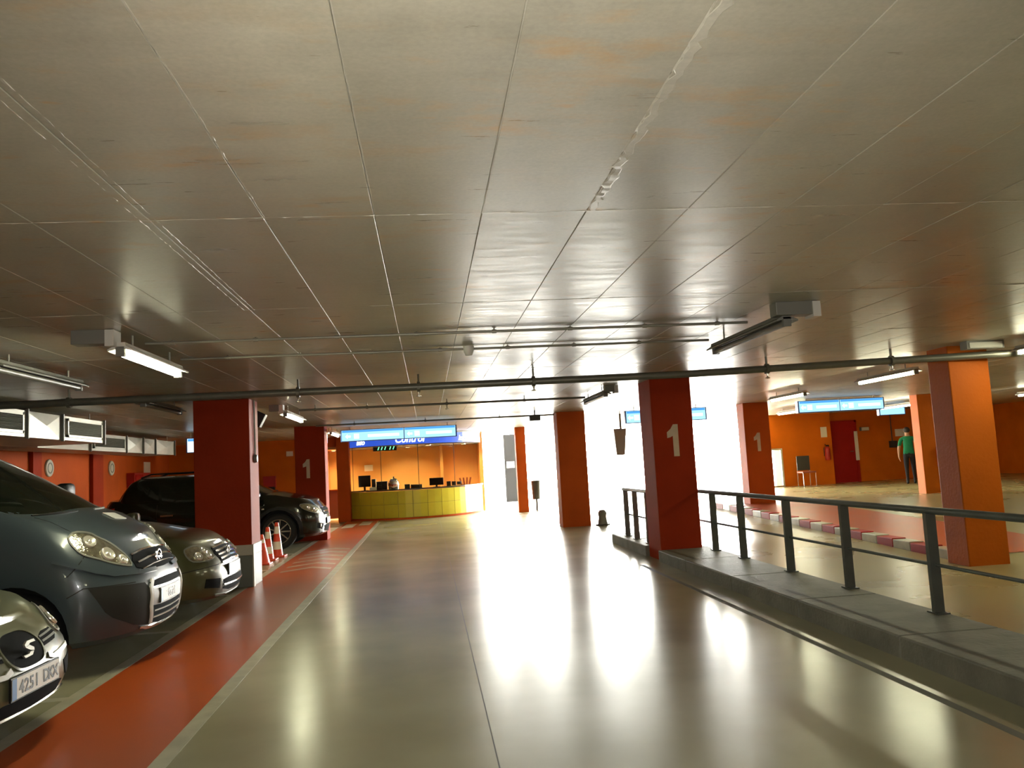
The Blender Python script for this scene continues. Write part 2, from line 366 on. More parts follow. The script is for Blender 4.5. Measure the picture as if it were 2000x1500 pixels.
bx(-4.93, -4.57, 25.45, 25.6, 1.14, 1.48).build('box_body', 'red_box', t); bx(-4.9, -4.6, 25.42, 25.58, 1.06, 1.16).build('hose_nozzle', 'black', t)
tag(bx(-4.25, -4.05, 25.58, 25.6, 2.05, 2.2).build('notice', 'paper'), 'small pale notice high on the orange end wall', 'notice')

# ------------------------------------------------------------------ columns
ONE = [(-.06, 0), (.12, 0), (.12, 1), (-.03, 1), (-.12, .86), (-.24, .76), (-.24, .58), (-.14, .60), (-.06, .64)]
def column(x0, x1, y0, y1, z0, paintm, label, num=None):
    t = thing('column', label, 'column', ((x0+x1)/2, y0, z0))
    t_ = bx(x0, x1, y0, y1, z0-.02, CE+.01).build('shaft', paintm, t, bevel=.012)
    if num:
        nx_, nz, h = num; MB().prism([(a*h, b_*h) for a, b_ in ONE], (nx_, y0-.001, nz), (1,0,0), (0,0,1), .003).build('number_one', 'num', t)
    return t
c1 = column(-3.14, -2.40, 11.52, 12.1, 0, 'red_paint', 'dark red column with a grey and white base, left of the lane beside the cones')
bx(-3.15, -2.39, 11.51, 12.11, 0, .42).build('grey_base', 'grey_paint', c1, bevel=.006); bx(-3.152, -2.388, 11.508, 12.112, .42, .56).build('white_band', 'white_paint', c1, bevel=.006)
bx(-2.392, -2.375, 11.50, 11.60, 0, .56).build('corner_guard', 'white_paint', c1)
column(-2.93, -2.27, 18.75, 19.3, 0, 'red_paint', 'dark red column with a faded number one behind the black car', (-2.66, 1.38, .42))
column(3.17, 3.76, 11.27, 11.9, 0, 'red_paint', 'red column with a number one standing in the kerb at the railing', (3.48, 1.43, .45))
column(2.9, 3.53, 18.0, 18.5, 0, 'brick_paint', 'red column standing at the bright exit, left of the railing end')
column(2.66, 2.96, 24.5, 24.8, 0, 'brick_paint', 'thin red column far off at the bright exit')
column(7.2, 7.80, 18.0, 18.4, ZP, 'brick_paint', 'red column with a number one at the right edge of the exit', (7.50, 1.43, .42))
column(6.08, 6.58, 8.9, 9.3, 0, 'orange_dimmed', 'large orange column beyond the railing at the right')
t6 = column(11.36, 12.24, 17.9, 18.2, ZP, 'orange_paint', 'orange column with a red box, beside the person in green')
bx(11.70, 11.88, 17.83, 17.9, .85, 1.3).build('red_box', 'red_box', t6)
# booth-side pillar
column(-2.7, -2.33, 25.05, 25.45, 0, 'brick_paint', 'narrow orange red pillar at the left end of the control booth')

# call box and conduit on the first column
t = thing('call_point', 'round call point on a conduit on the side of the cone column', 'call point', (-2.37, 11.8, 1.7))
MB().lathe([(0, .05), (.05, .045), (.06, .02), (.06, 0)], (-2.40, 11.8, 1.72), 'X', 14).build('button_box', 'lamp_grey', t, smooth=True)
MB().tube([(-2.385, 11.8, 1.78), (-2.385, 11.8, CE)], .012, 8).build('conduit', 'conduit', t)

# ------------------------------------------------------------------ kerb and railing
k = thing('kerb', 'long raised concrete kerb island under the grey railing', 'kerb', (3.45, 4, 0))
y = YB
seg = 1.55
while y < 11.25:
    y1 = min(y+seg, 11.25); MB().box(3.12, 3.86, y+.003, y1-.003, -.05, .15).build('kerb_stone', 'kerb', k, bevel=.012); y = y1
for a, b_ in ((11.92, 13.0), (13.0, 14.15)): MB().box(3.12, 3.74, a+.003, b_-.003, -.05, .15).build('kerb_stone', 'kerb', k, bevel=.012)
bx(3.765, 3.86, 11.25, 12.2, -.05, .15).build('kerb_stone', 'kerb', k, bevel=.01)
def railing(label, x, ys, y0, y1, zb=.15, h=.92):
    t = thing('railing', label, 'railing', (x, (y0+y1)/2, zb))
    for yy in ys:
        p = bx(x-.04, x+.04, yy-.02, yy+.02, zb, h-.02).build('post', 'rail', t)
        bx(x-.05, x+.05, yy-.07, yy+.07, zb, zb+.01).build('foot_plate', 'rail', p)
    MB().tube([(x, y0, h), (x, y1, h)], .028, 12).build('top_rail', 'rail', t, smooth=True)
    MB().tube([(x+.012, y0, .51), (x+.012, y1, .51)], .014, 10).build('mid_rail', 'rail', t, smooth=True)
    return t
railing('long grey steel railing along the kerb at the right', 3.8, [1.4, 2.0+1.0, 4.62, 5.99, 7.3, 8.53, 9.84, 10.83], .5, 11.6)
railing('short grey railing section past the numbered column at the exit', 3.28, [12.25, 13.0, 13.6], 11.95, 13.75)
k = thing('striped_kerb', 'red and white striped kerb along the walkway at the right', 'kerb', (6.3, 10, 0))
y = 9.45; i = 0
while y < 17.5:
    z0 = zr(6.3, y+.2); MB().box(6.2, 6.4, y+.003, y+.397, z0-.05, z0+.11).build('kerb_block', 'red_door' if i % 2 else 'line', k, bevel=.01); y += .4; i += 1

# ------------------------------------------------------------------ lamps and pipes overhead
def batten(x, y0, y1, z, label, lit=True, box=None, rot=0.):
    L = y1-y0; t = thing('fluorescent_batten', label, 'lamp', (x, y0, z), 'ceiling battens' if False else None)
    body = MB().prism([(-.035, .05), (.035, .05), (.04, .025), (.085, .0), (.085, -.012), (.02, .006), (-.02, .006), (-.085, -.012), (-.085, .0), (-.04, .025)], (x, y1, z), (1,0,0), (0,0,1), L)
    body.build('housing', 'lamp_body' if lit else 'lamp_grey', t)
    MB().tube([(x, y0+.03, z-.022), (x, y1-.03, z-.022)], .026, 12).build('tube', 'tube' if lit else 'tube_off', t, smooth=True)
    for yy in (y0, y1-.03): bx(x-.03, x+.03, yy, yy+.03, z-.05, z+.02).build('end_cap', 'lamp_grey', t)
    for yy in (y0+.25, y1-.25): MB().tube([(x, yy, z+.04), (x, yy, CE)], .008, 6).build('hanger', 'conduit', t)
    if box:
        bx(box[0], box[1], y0-.05, y0+.07, CE-.10, CE).build('junction_box', 'lamp_grey', t, bevel=.004)
        bx(box[1]-.02 if box[1] <= x+.2 else box[0], (box[1]+.04) if box[1] <= x+.2 else box[0]+.05, y0-.06, y0+.08, CE-.12, CE-.005).build('bracket', 'lamp_body', t)
    return t
batten(-2.11, 5.95, 7.32, 2.40, 'lit fluorescent batten over the left parking bays, nearest the camera', True, (-2.42, -2.17))
batten(2.72, 5.80, 7.35, 2.41, 'unlit dark fluorescent batten hanging over the lane at the right', False, (2.62, 2.92))
batten(-2.12, 12.75, 14.4, 2.40, 'lit fluorescent batten beyond the cone column', True, (-2.35, -2.18))
batten(-2.19, 19.3, 20.9, 2.40, 'short looking lit fluorescent batten in front of the control booth', True)
batten(6.7, 10.5, 12.0, 2.42, 'lit fluorescent batten at the right, nearest the big orange column', True)
batten(6.73, 13.9, 15.35, 2.42, 'lit fluorescent batten just right of the numbered exit column', True)
batten(9.6, 19.8, 21.5, 2.42, 'lit fluorescent batten below the left end of the blue right hand sign', True)
batten(12.4, 19.6, 21.2, 2.42, 'lit fluorescent batten by the small blue signs at the far right', True)
batten(6.75, 7.1, 8.62, 2.42, 'lit fluorescent batten cut by the right edge of the picture', True)
batten(13.9, 16.3, 17.9, 2.42, 'small lit batten far off at the right edge of the picture', True)
batten(2.70, 12.0, 13.6, 2.42, 'unlit batten against the glare above the exit column', False, (2.68, 2.84))
batten(-3.28, 6.6, 8.2, 2.42, 'unlit grey batten over the near left bays', False)
batten(-3.36, 10.2, 11.7, 2.42, 'unlit grey batten just left of the cone column', False)
for i, (x, y) in enumerate(((-2.1, -1.2), (2.72, -1.0), (-2.1, -5.0), (2.72, -5.0), (12, 9.5))):  # unseen lamps added behind and beside the view for extra light
    batten(x, y, y+1.5, 2.42, ('added lit batten outside the picture, behind the camera on the left', 'added lit batten outside the picture, behind the camera on the right', 'added lit batten outside the picture, far behind the camera on the left', 'added lit batten outside the picture, far behind the camera on the right', 'added lit batten outside the picture, beyond its right edge')[i], True)

def pipe(name, label, pts, r, hang, m='pipe', sprink=()):
    t = thing(name, label, 'pipe', pts[0])
    MB().tube(pts, r, 12).build('pipe_run', m, t, smooth=True)
    def at(x):
        for a, b_ in zip(pts, pts[1:]):
            if a[0] <= x <= b_[0]: s = (x-a[0])/(b_[0]-a[0]); return Vector(a).lerp(Vector(b_), s)
        return Vector(pts[0])
    for x in hang:
        q = at(x); h = MB(); h.tube([q, (q.x, q.y, CE)], max(.007, r*.3), 6); h.lathe([(r*1.05, -.018), (r*1.45, -.018), (r*1.45, .018), (r*1.05, .018)], q, 'X', 12, close=True); h.build('clamp', m, t)
    for x in sprink:
        q = at(x); s_ = MB(); s_.tube([q+Vector((0,0,-r*.8)), q+Vector((0,0,-r-.04))], .012, 8); s_.lathe([(0, -r-.075), (.03, -r-.07), (.03, -r-.06), (.008, -r-.05), (.008, -r-.03)], q, 'Z', 10); s_.build('sprinkler', 'steel', t)
    return t
pipe('sprinkler_pipe', 'thick grey sprinkler pipe crossing under the whole ceiling', [(-4.8, 9.48, 2.39), (0, 9.45, 2.39), (3.0, 9.35, 2.39), (6.6, 8.72, 2.40), (12, 8.7, 2.40)], .042, (-3.9, -1.42, -.06, 1.27, 4.0, 5.4, 7.5), sprink=(-1.42, -.06, 1.27, 4.0, 5.4))
pipe('conduit_run', 'thin conduit on the ceiling nearest the camera', [(-2.1, 6.45, 2.515), (2.7, 6.5, 2.515)], .011, [-1.9+.62*i for i in range(8)], 'conduit')
pipe('conduit_run', 'thin conduit on the ceiling, second from the camera', [(-2.1, 7.36, 2.515), (2.7, 7.45, 2.515)], .011, [-1.7+.62*i for i in range(7)], 'conduit')
pipe('conduit_run', 'thin pipe across the ceiling beyond the thick sprinkler pipe', [(-1.95, 13.0, 2.46), (2.6, 13.1, 2.46)], .018, (-1.7, -.9, .35, 1.6), 'pipe', sprink=(.35,))
pipe('conduit_run', 'thin pipe across the ceiling in front of the booth', [(-2.3, 17.6, 2.47), (2.8, 17.7, 2.47)], .018, (-1.5, 0, 1.6), 'pipe')
t = tag(MB().lathe([(0, -.09), (.03, -.085), (.045, -.05), (.05, 0)], (.42, 7.4, CE), 'Z', 12).build('ceiling_sensor', 'lamp_body', smooth=True), 'small white dome sensor on the ceiling conduit', 'sensor')
t = thing('loudspeaker', 'dark box loudspeaker hung beside the top of the cone column', 'speaker', (-2.6, 13.0, CE))
MB().cbox((-2.58, 13.0, 2.36), (.2, .16, .22), rot=Matrix.Rotation(R(28), 3, 'Y')).build('cabinet', 'black', t, bevel=.01)
MB().tube([(-2.6, 13.0, 2.40), (-2.6, 13.0, CE)], .012, 6).build('bracket', 'lamp_dark', t)
t = thing('camera_housing', 'small dark camera housing under the ceiling left of the exit column', 'camera', (2.2, 17.0, CE))
MB().cbox((2.28, 17.0, 2.38), (.22, .14, .12)).build('housing', 'lamp_dark', t, bevel=.01); MB().tube([(2.28, 17, 2.42), (2.28, 17, CE)], .015, 6).build('stem', 'lamp_dark', t)
t = thing('emergency_light', 'small emergency light box under the ceiling at the far right', 'lamp', (6.2, 8.55, CE))
bx(6.05, 6.5, 8.5, 8.62, CE-.09, CE).build('light_body', 'lamp_grey', t); bx(6.08, 6.47, 8.49, 8.51, CE-.08, CE-.02).build('diffuser', 'lamp_body', t)

# ------------------------------------------------------------------ ventilation ducts
def grille(t, x, y0, y1, z0, z1):
    g = MB(); f = .035
    for a in ((y0, y1, z0, z0+f), (y0, y1, z1-f, z1), (y0, y0+f, z0, z1), (y1-f, y1, z0, z1)): g.box(x, x+.03, *a)
    o = g.build('grille_frame', 'galv', t); bx(x+.002, x+.006, y0+f, y1-f, z0+f, z1-f).build('grille_back', 'dark', o)
    n = 12
    for i in range(n):
        zz = z0+f+(z1-z0-2*f)*(i+.5)/n; MB().cbox((x+.016, (y0+y1)/2, zz), (.02, y1-y0-2*f, .007), rot=Matrix.Rotation(R(35), 3, 'Y')).build('slat', 'slat', o)
def duct(label, x, depth, z0, z1, segs, x_end):
    t = thing('air_duct', label, 'duct', (x-depth/2, segs[0][0], z0))
    ya, yb = segs[0][0], segs[-1][1]
    bx(x-depth, x-.012, ya, yb, z0, z1).build('duct_body', 'galv', t)
    for a, b_, kind in segs:
        if kind == 'g':
            bx(x-.012, x, a, b_, z0, z1).build('sheet_panel', 'galv', t); grille(t, x, a+.12, b_-.12, z0+.04, z1-.03)
        else:
            zc = (z0+z1)/2; m = MB(); m.add([(x-.012, a, z0), (x-.012, b_, z0), (x-.012, b_, z1), (x-.012, a, z1), (x+.02, (a+b_)/2, zc)], [(0,1,4), (1,2,4), (2,3,4), (3,0,4)]); m.build('sheet_panel', 'galv', t)
        bx(x-.01, x+.028, b_-.012, b_+.012, z0-.02, z1+.02).build('flange', 'lamp_grey', t)
    for yy in (ya+.4, yb-.4): MB().tube([(x-.05, yy, z1), (x-.05, yy, CE)], .008, 6).build('hanger', 'conduit', t)
    return t
duct('wide galvanised air duct with large grilles over the left bays', -4.93, 1.2, 2.11, 2.44, [(3.4, 4.9, 'p'), (4.9, 6.2, 'g'), (6.2, 7.4, 'p'), (7.4, 8.5, 'g'), (8.5, 9.6, 'p'), (9.6, 10.75, 'g'), (10.75, 11.75, 'p'), (11.75, 13.2, 'g')], 0)
duct('narrower galvanised air duct further back with one small grille', -6.06, .7, 2.11, 2.43, [(13.6, 15.6, 'p'), (15.6, 17.4, 'g'), (17.4, 18.4, 'p'), (18.4, 19.2, 'p'), (19.2, 20.6, 'p')], 0)

# ------------------------------------------------------------------ lit signs
def light_sign(label, x0, x1, y, z0, z1, panels, glyphs=True, name='hanging_sign', col='sign_mid'):
    t = thing(name, label, 'sign', ((x0+x1)/2, y, z0))
    bx(x0-.02, x1+.02, y+.012, y+.14, z0-.015, z1+.015).build('sign_case', 'sign_case', t)
    for a, b_ in panels:
        p = bx(a+.01, b_-.01, y, y+.012, z0, z1).build('lit_panel', col, t)
        bx(a+.02, b_-.02, y-.002, y, z1-(z1-z0)*.2, z1-.004).build('panel_edge', 'sign_blue', p)
        if glyphs:
            zc = z0+(z1-z0)*.42; h = (z1-z0)*.24; W_ = b_-a
            g = MB(); ax = a+.1*W_
            g.prism([(-h, 0), (0, h), (0, h*.4), (h*1.2, h*.4), (h*1.2, -h*.4), (0, -h*.4), (0, -h)], (ax, y-.001, zc), (1,0,0), (0,0,1), .003); g.build('arrow', 'sign_white', p)
            bx(a+.2*W_, a+.2*W_+2*h, y-.003, y, zc-h, zc+h).build('pictogram', 'sign_white', p)
            bx(a+.42*W_, a+.92*W_, y-.003, y, zc-h*.55, zc+h*.55).build('text_strip', 'sign_white', p)
    for xx in (x0+.2, x1-.2): MB().tube([(xx, y+.06, z1), (xx, y+.06, CE)], .01, 6).build('hanger', 'conduit', t)
    return t
light_sign('long pale blue lit sign hanging in front of the control booth', -2.0, .72, 19.8, 2.2, 2.45, [(-2.0, -.52), (-.52, .72)])
light_sign('small lit sign end panel at the left of the booth sign', -2.5, -2.36, 19.8, 2.2, 2.42, [(-2.5, -2.36)], False)
light_sign('long blue lit sign hanging at the right beyond the numbered exit column', 8.3, 10.3, 17.5, 2.24, 2.48, [(8.3, 9.26), (9.26, 10.3)])
light_sign('small blue lit sign at the far right, lower than the long one', 12.7, 13.44, 21.8, 2.25, 2.47, [(12.7, 13.44)], False)
light_sign('pale blue lit sign at the exit behind the numbered railing column', 4.35, 6.15, 17.5, 2.2, 2.45, [(4.35, 5.25), (5.25, 6.15)], True)
light_sign('small white lit sign hanging left of the cone column', -5.32, -5.05, 19.0, 2.1, 2.4, [(-5.32, -5.05)], False, col='sign_white')

# ------------------------------------------------------------------ control booth
BC = Vector((-.5, 26.75, 0)); BR = 2.25
def arc(a, r, z): return (BC.x+r*sin(a), BC.y-r*cos(a), z)
A0, A1 = R(-55), R(79)
booth = thing('control_booth', 'round control booth with a lime tiled counter and a blue fascia', 'booth', (BC.x, BC.y-BR, 0))
def arcwall(a0, a1, r0, r1, z0, z1, n=10):
    m = MB(); vs = []
    for i in range(n+1):
        a = a0+(a1-a0)*i/n; vs += [arc(a, r0, z0), arc(a, r1, z0), arc(a, r1, z1), arc(a, r0, z1)]
    fs = [(i*4+k, i*4+(k+1)%4, i*4+4+(k+1)%4, i*4+4+k) for i in range(n) for k in range(4)]+[(0,1,2,3), (n*4+3, n*4+2, n*4+1, n*4)]
    return m.add(vs, fs)
arcwall(A0, A1, BR-.12, BR-.015, 0, .84, 24).build('counter_core', 'grout', booth)
arcwall(A0, A1, BR-.01, BR+.012, 0, .05, 24).build('plinth', 'brick_paint', booth)
nt_ = 12
for i in range(nt_):
    for j in range(2):
        da = (A1-A0)/nt_; g = .0026
        arcwall(A0+i*da+g, A0+(i+1)*da-g, BR-.015, BR, .055+j*.395+.004, .055+(j+1)*.395-.004, 2).build('tile', 'tile', booth)
arcwall(A0, A1, BR-.5, BR+.03, .85, .89, 24).build('worktop', 'counter', booth)
arcwall(A0, A1, BR-.06, BR, 2.2, 2.5, 24).build('blue_fascia', 'blue_band', booth)
arcwall(A0, A1, BR-.10, BR+.02, 2.5, CE, 24).build('fascia_cap', 'lamp_grey', booth)
arcwall(R(-52), R(36), BR-.03, BR-.022, .89, 2.2, 16).build('glass_screen', 'glasspane', booth)
for a in (-52, -23, 6, 36):
    MB().tube([arc(R(a), BR-.026, .89), arc(R(a), BR-.026, 2.2)], .01, 6).build('mullion', 'lamp_dark', booth)
so = MB(); so.add([(-2.6, 27.6, 2.18), (1.75, 27.6, 2.18)]+[arc(A1+(A0-A1)*i/16, BR-.05, 2.18) for i in range(17)], [tuple(range(19))]); so.build('soffit', 'lamp_grey', booth)
def curved_text(txt, size, a_mid, z, r):
    m = text_mb(txt, size, (0,0,0), (1,0,0), (0,1,0), .02, shear=.25, offset=size*.02)
    vs = [arc(a_mid+x/r, r+.012-z_*.5, z+y_) for x, y_, z_ in m.v]; q = MB(); q.add(vs, m.f); return q
curved_text('Control', .27, R(0), 2.26, BR).build('lettering', 'letter', booth)
curved_text('Info', .22, R(-41), 2.26, BR).build('lettering', 'letter', booth)
curved_text('Info', .22, R(45), 2.26, BR).build('lettering', 'letter', booth)
tag(bx(-3.22, 1.76, 27.6, 27.75, -.1, CE+.1).build('wall_booth_back', 'cream_orange'), kind='structure')
tag(bx(1.68, 1.80, 26.55, 29.0, 0, CE+.1).build('wall_booth_right', 'cream_orange'), kind='structure')  # carried on past the exit to shield the booth from the sky
tag(bx(-3.3, -3.2, 25.6, 27.75, -.1, CE+.1).build('wall_booth_left', 'cream_orange'), kind='structure')
tag(bx(-3.2, -2.68, 25.2, 25.4, 2.25, CE+.02).build('wall_booth_lintel', 'brick_paint'), kind='structure')
tag(bx(.42, .50, 26.3, 27.6, .0, 2.2).build('wall_booth_partition', 'cream_orange'), kind='structure')
tag(bx(-3.2, -2.68, 25.4, 27.6, 2.185, 2.24).build('ceiling_corridor', 'cream_orange'), kind='structure')
g = thing('half_door', 'brown half height gate left of the control booth', 'gate', (-2.95, 25.9, 0))
bx(-3.18, -2.72, 25.88, 25.92, .08, .92).build('gate_leaf', 'seat_red', g); bx(-3.19, -2.71, 25.86, 25.94, .92, .96).build('gate_rail', 'brick_paint', g)
DL = [(-1.45, 25.6), (.05, 25.4), (1.15, 26.2), (-2.95, 26.6), (-.6, 26.6)]
for i, (x, y) in enumerate(DL):
    z = 2.16
    t = thing('downlight', ['warm downlight over the left end of the booth counter', 'warm downlight over the middle of the booth counter', 'warm downlight over the right end of the booth', 'warm downlight behind the half gate', 'warm downlight at the back of the booth'][i], 'lamp', (x, y, z))
    MB().lathe([(0, 0), (.07, 0), (.07, .01), (0, .01)], (x, y, z), 'Z', 14).build('lens', 'warm', t); MB().lathe([(.07, -.004), (.09, -.004), (.09, .02), (.07, .02)], (x, y, z), 'Z', 14, close=True).build('trim_ring', 'steel', t)
    l = bpy.data.lights.new('downlight_lamp', 'SPOT'); l.energy = 110; l.color = (1, .74, .36); l.spot_size = R(150); l.spot_blend = .8; l.shadow_soft_size = .06
    lo = bpy.data.objects.new('downlight_lamp', l); COL.objects.link(lo); lo.location = (x, y, z-.03)
# things on and behind the counter
def monitor(label, x, y, w_, h_, z0, rz=0.):
    t = thing('monitor', label, 'monitor', (x, y, .89)); bx(x-w_/2, x+w_/2, y-.03, y+.03, z0, z0+h_).build('screen_case', 'black', t, bevel=.006)
    bx(x-w_/2+.02, x+w_/2-.02, y+.03, y+.033, z0+.02, z0+h_-.02).build('screen', 'glass', t); MB().box(x-.03, x+.03, y-.02, y+.02, .895, z0+.02).box(x-.1, x+.1, y-.08, y+.08, .89, .9).build('stand', 'black', t); return t
monitor('dark monitor at the left end of the booth counter', -1.9, 25.15, .36, .34, 1.0)
monitor('dark monitor at the right of the booth counter', .25, 24.95, .42, .22, .94)
tag(bx(-1.69, -1.57, 25.1, 25.4, .892, 1.22).build('paper_stack', 'grey_paper'), 'grey upright file box beside the left monitor on the counter', 'file box')
t = thing('printer', 'dark desk printer behind the glass next to the chrome urn', 'printer', (-1.3, 25.05, .89)); bx(-1.54, -1.22, 24.95, 25.3, .892, 1.14).build('printer_body', 'lamp_dark', t, bevel=.01); bx(-1.50, -1.26, 24.90, 24.95, .95, .98).build('paper_tray', 'grey_paper', t)
t = thing('chrome_urn', 'rounded chrome urn standing on the booth counter', 'urn', (-1.02, 24.85, .89))
MB().lathe([(0, 0), (.15, .0), (.16, .04), (.17, .14), (.15, .24), (.09, .31), (.03, .33), (0, .33)], (-1.02, 24.85, .89), 'Z', 20).build('urn_body', 'chrome', t, smooth=True, sharp=60); MB().lathe([(0, .38), (.02, .375), (.022, .35), (.012, .33)], (-1.02, 24.85, .89), 'Z', 10).build('lid_knob', 'black', t)
for i, (x, w_, h_) in enumerate(((-1.62, .2, .10), (-.62, .16, .13), (-.35, .34, .11))):
    tag(MB().cbox((x, 24.72, .89+h_/2), (w_, .1, h_)).build('document_tray', 'grey_paper', bevel=.006), ['pale low tray in front of the left monitor', 'small pale box right of the chrome urn', 'pale wide tray in the middle of the counter'][i], 'tray')
for i in range(3):
    tag(MB().cbox((.62+.16*i, 25.15+.07*i, .89+.07), (.13, .1, .14-.02*i)).build('dark_box', 'lamp_dark', bevel=.006), ['dark box right of the right monitor on the counter', 'dark box, the middle of three at the counter right', 'dark low box at the right of the three on the counter'][i], 'box')
for i in range(4):
    x = 1.0+.1*i; y = 25.45+.1*i; rr = Matrix.Rotation(R(-14+9*i), 3, 'Y')
    tag(MB().cbox((x, y, 1.0), (.05, .02, .22), rot=rr).build('leaflet', 'seat_red'), ['leftmost upright leaflet at the right end of the counter', 'second upright leaflet at the right end of the counter', 'third upright leaflet at the right end of the counter', 'rightmost upright leaflet at the right end of the counter'][i], 'leaflet', 'leaflets on the counter')
tag(bx(-2.07, -1.8, 27.57, 27.6, 1.47, 1.67).build('wall_notice', 'paper'), 'pale notice on the booth back wall', 'notice')
t = thing('led_display', 'dark display with green slanted digits hung above the booth glass', 'display', (-1.25, 25.0, 2.1))
bx(-1.6, -.9, 25.0, 25.06, 2.05, 2.175).build('display_case', 'lamp_dark', t)
for i, x in enumerate((-1.47, -1.37, -1.27, -1.12, -1.02)):
    MB().prism([(0, 0), (.025, 0), (.06, .09), (.035, .09)], (x, 24.999, 2.08), (1,0,0), (0,0,1), .003).build('digit', 'green_led', t)

# ------------------------------------------------------------------ exit furniture
t = thing('sign_totem', 'tall dark panel with a white plate standing outside the exit', 'panel', (3.23, 32, 0))
bx(3.0, 3.46, 32, 32.2, -.02, 2.6).build('panel_body', 'grille_black', t, bevel=.01); bx(3.08, 3.38, 31.985, 32, 1.3, 1.54).build('white_plate', 'paper', t)
t = thing('hanging_box', 'grey tapered signal box hanging at the exit', 'signal', (4.82, 20, CE))
MB().prism([(-.16, .66), (.16, .66), (.09, 0), (-.12, 0)], (4.82, 20.1, 1.52), (1,0,0), (0,0,1), -.16).build('box_body', 'lamp_grey', t); MB().tube([(4.82, 20.02, 2.15), (4.82, 20.02, CE)], .03, 8).build('stem', 'lamp_grey', t)
t = thing('bollard', 'low grey bollard on the floor right of the exit column', 'bollard', (3.78, 17.95, 0))
MB().lathe([(0, .34), (.06, .33), (.10, .27), (.085, .18), (.10, .1), (.115, 0)], (3.78, 17.95, 0), 'Z', 14).build('post', 'lamp_grey', t, smooth=True); MB().lathe([(.115, 0), (.16, 0), (.16, .03), (.115, .03)], (3.78, 17.95, 0), 'Z', 14, close=True).build('base_ring', 'lamp_dark', t)
t = thing('litter_bin', 'dark small bin beside the thin far column at the exit', 'bin', (3.2, 24.6, 0))
MB().lathe([(0, .0), (.12, 0), (.15, .55), (.16, .56), (0, .58)], (3.22, 24.65, .35), 'Z', 14).build('bin_body', 'lamp_dark', t); MB().tube([(3.22, 24.65, 0), (3.22, 24.65, .36)], .03, 8).build('post', 'lamp_dark', t)

# ------------------------------------------------------------------ far right wall things
FW = 25.2
t = thing('fire_extinguisher', 'dark fire extinguisher on the lit orange wall', 'extinguisher', (12.72, FW-.1, 1.0))
MB().lathe([(0, 0), (.075, .0), (.085, .02), (.085, .36), (.05, .42), (.025, .44), (0, .44)], (12.72, FW-.1, 1.02), 'Z', 14).build('cylinder', 'red_box', t, smooth=True, sharp=60)
MB().tube([(12.72, FW-.1, 1.44), (12.66, FW-.1, 1.53), (12.6, FW-.12, 1.4), (12.6, FW-.12, 1.15)], .012, 6).build('hose', 'black', t); bx(12.69, 12.78, FW-.12, FW-.08, 1.45, 1.5).build('valve', 'black', t)
tag(bx(12.6, 12.8, FW-.02, FW, 1.75, 2.08).build('extinguisher_sign', 'paper'), 'white sign on the lit wall above the extinguisher', 'sign')
tag(bx(13.98, 14.1, 25.68, 25.75-.06, .95, 1.9).build('white_strip_sign', 'paper'), 'tall narrow pale sign at the right edge of the red door', 'sign')
t = thing('wall_lamp', 'small grey lamp on the wall right of the red door', 'lamp', (14.4, 25.7, 1.95)); bx(14.22, 14.5, 25.64, 25.75, 1.9, 2.02).build('lamp_case', 'lamp_grey', t); bx(14.24, 14.48, 25.62, 25.64, 1.91, 2.01).build('lens', 'lamp_body', t)
t = thing('switch_box', 'dark switch box with a conduit on the wall left of the person', 'box', (15.3, 25.7, 1.4)); bx(15.2, 15.42, 25.62, 25.75, 1.3, 1.52).build('box_body', 'lamp_dark', t); MB().tube([(15.31, 25.72, 1.5), (15.31, 25.72, CE)], .015, 6).build('conduit', 'lamp_dark', t)
tag(bx(15.45, 15.85, 25.73, 25.75, 1.66, 1.9).build('wall_notice', 'paper'), 'white notice on the orange wall above the person', 'notice')
# chair
cx, cy, cz = 11.72, 24.6, ZP
t = thing('chair', 'dark backed chair against the lit orange wall at the right', 'chair', (cx, cy, cz))
bx(cx-.21, cx+.21, cy+.16, cy+.19, cz+.50, cz+.95).build('backrest', 'lamp_dark', t, bevel=.008); bx(cx-.22, cx+.22, cy-.22, cy+.2, cz+.42, cz+.47).build('seat', 'seat_red', t, bevel=.01)
for sx in (-.2, .2):
    MB().tube([(cx+sx, cy-.2, cz), (cx+sx, cy-.2, cz+.43)], .012, 6).build('leg', 'steel', t); MB().tube([(cx+sx, cy+.2, cz), (cx+sx, cy+.18, cz+.95)], .012, 6).build('leg', 'steel', t)

# ------------------------------------------------------------------ traffic cones
def cone(x, y, h, label, bands, r=.13):
    t = thing('traffic_cone', label, 'cone', (x, y, 0)); bx(x-.15, x+.15, y-.15, y+.15, 0, .03).build('base', 'cone', t, bevel=.008)
    MB().lathe([(r, .03), (.035, h-.02), (.03, h), (0, h)], (x, y, 0), 'Z', 16).build('cone_body', 'cone', t, smooth=True, sharp=50)
    for a, b_ in bands:
        ra = r+(.035-r)*(a-.03)/(h-.05)+.002; rb = r+(.035-r)*(b_-.03)/(h-.05)+.002; MB().lathe([(ra, a), (rb, b_)], (x, y, 0), 'Z', 16).build('white_band', 'cone_white', t, smooth=True)
    return t
cone(-2.82, 14.3, .5, 'plain orange traffic cone, the nearest of the three', [(.36, .42)])
cone(-2.84, 14.95, .58, 'tall striped cone half hidden between the other two', [(.12, .24), (.38, .5)], .10)
cone(-2.78, 15.5, .62, 'orange and white striped cone nearest the black car wheel', [(.14, .28), (.42, .55)], .10)

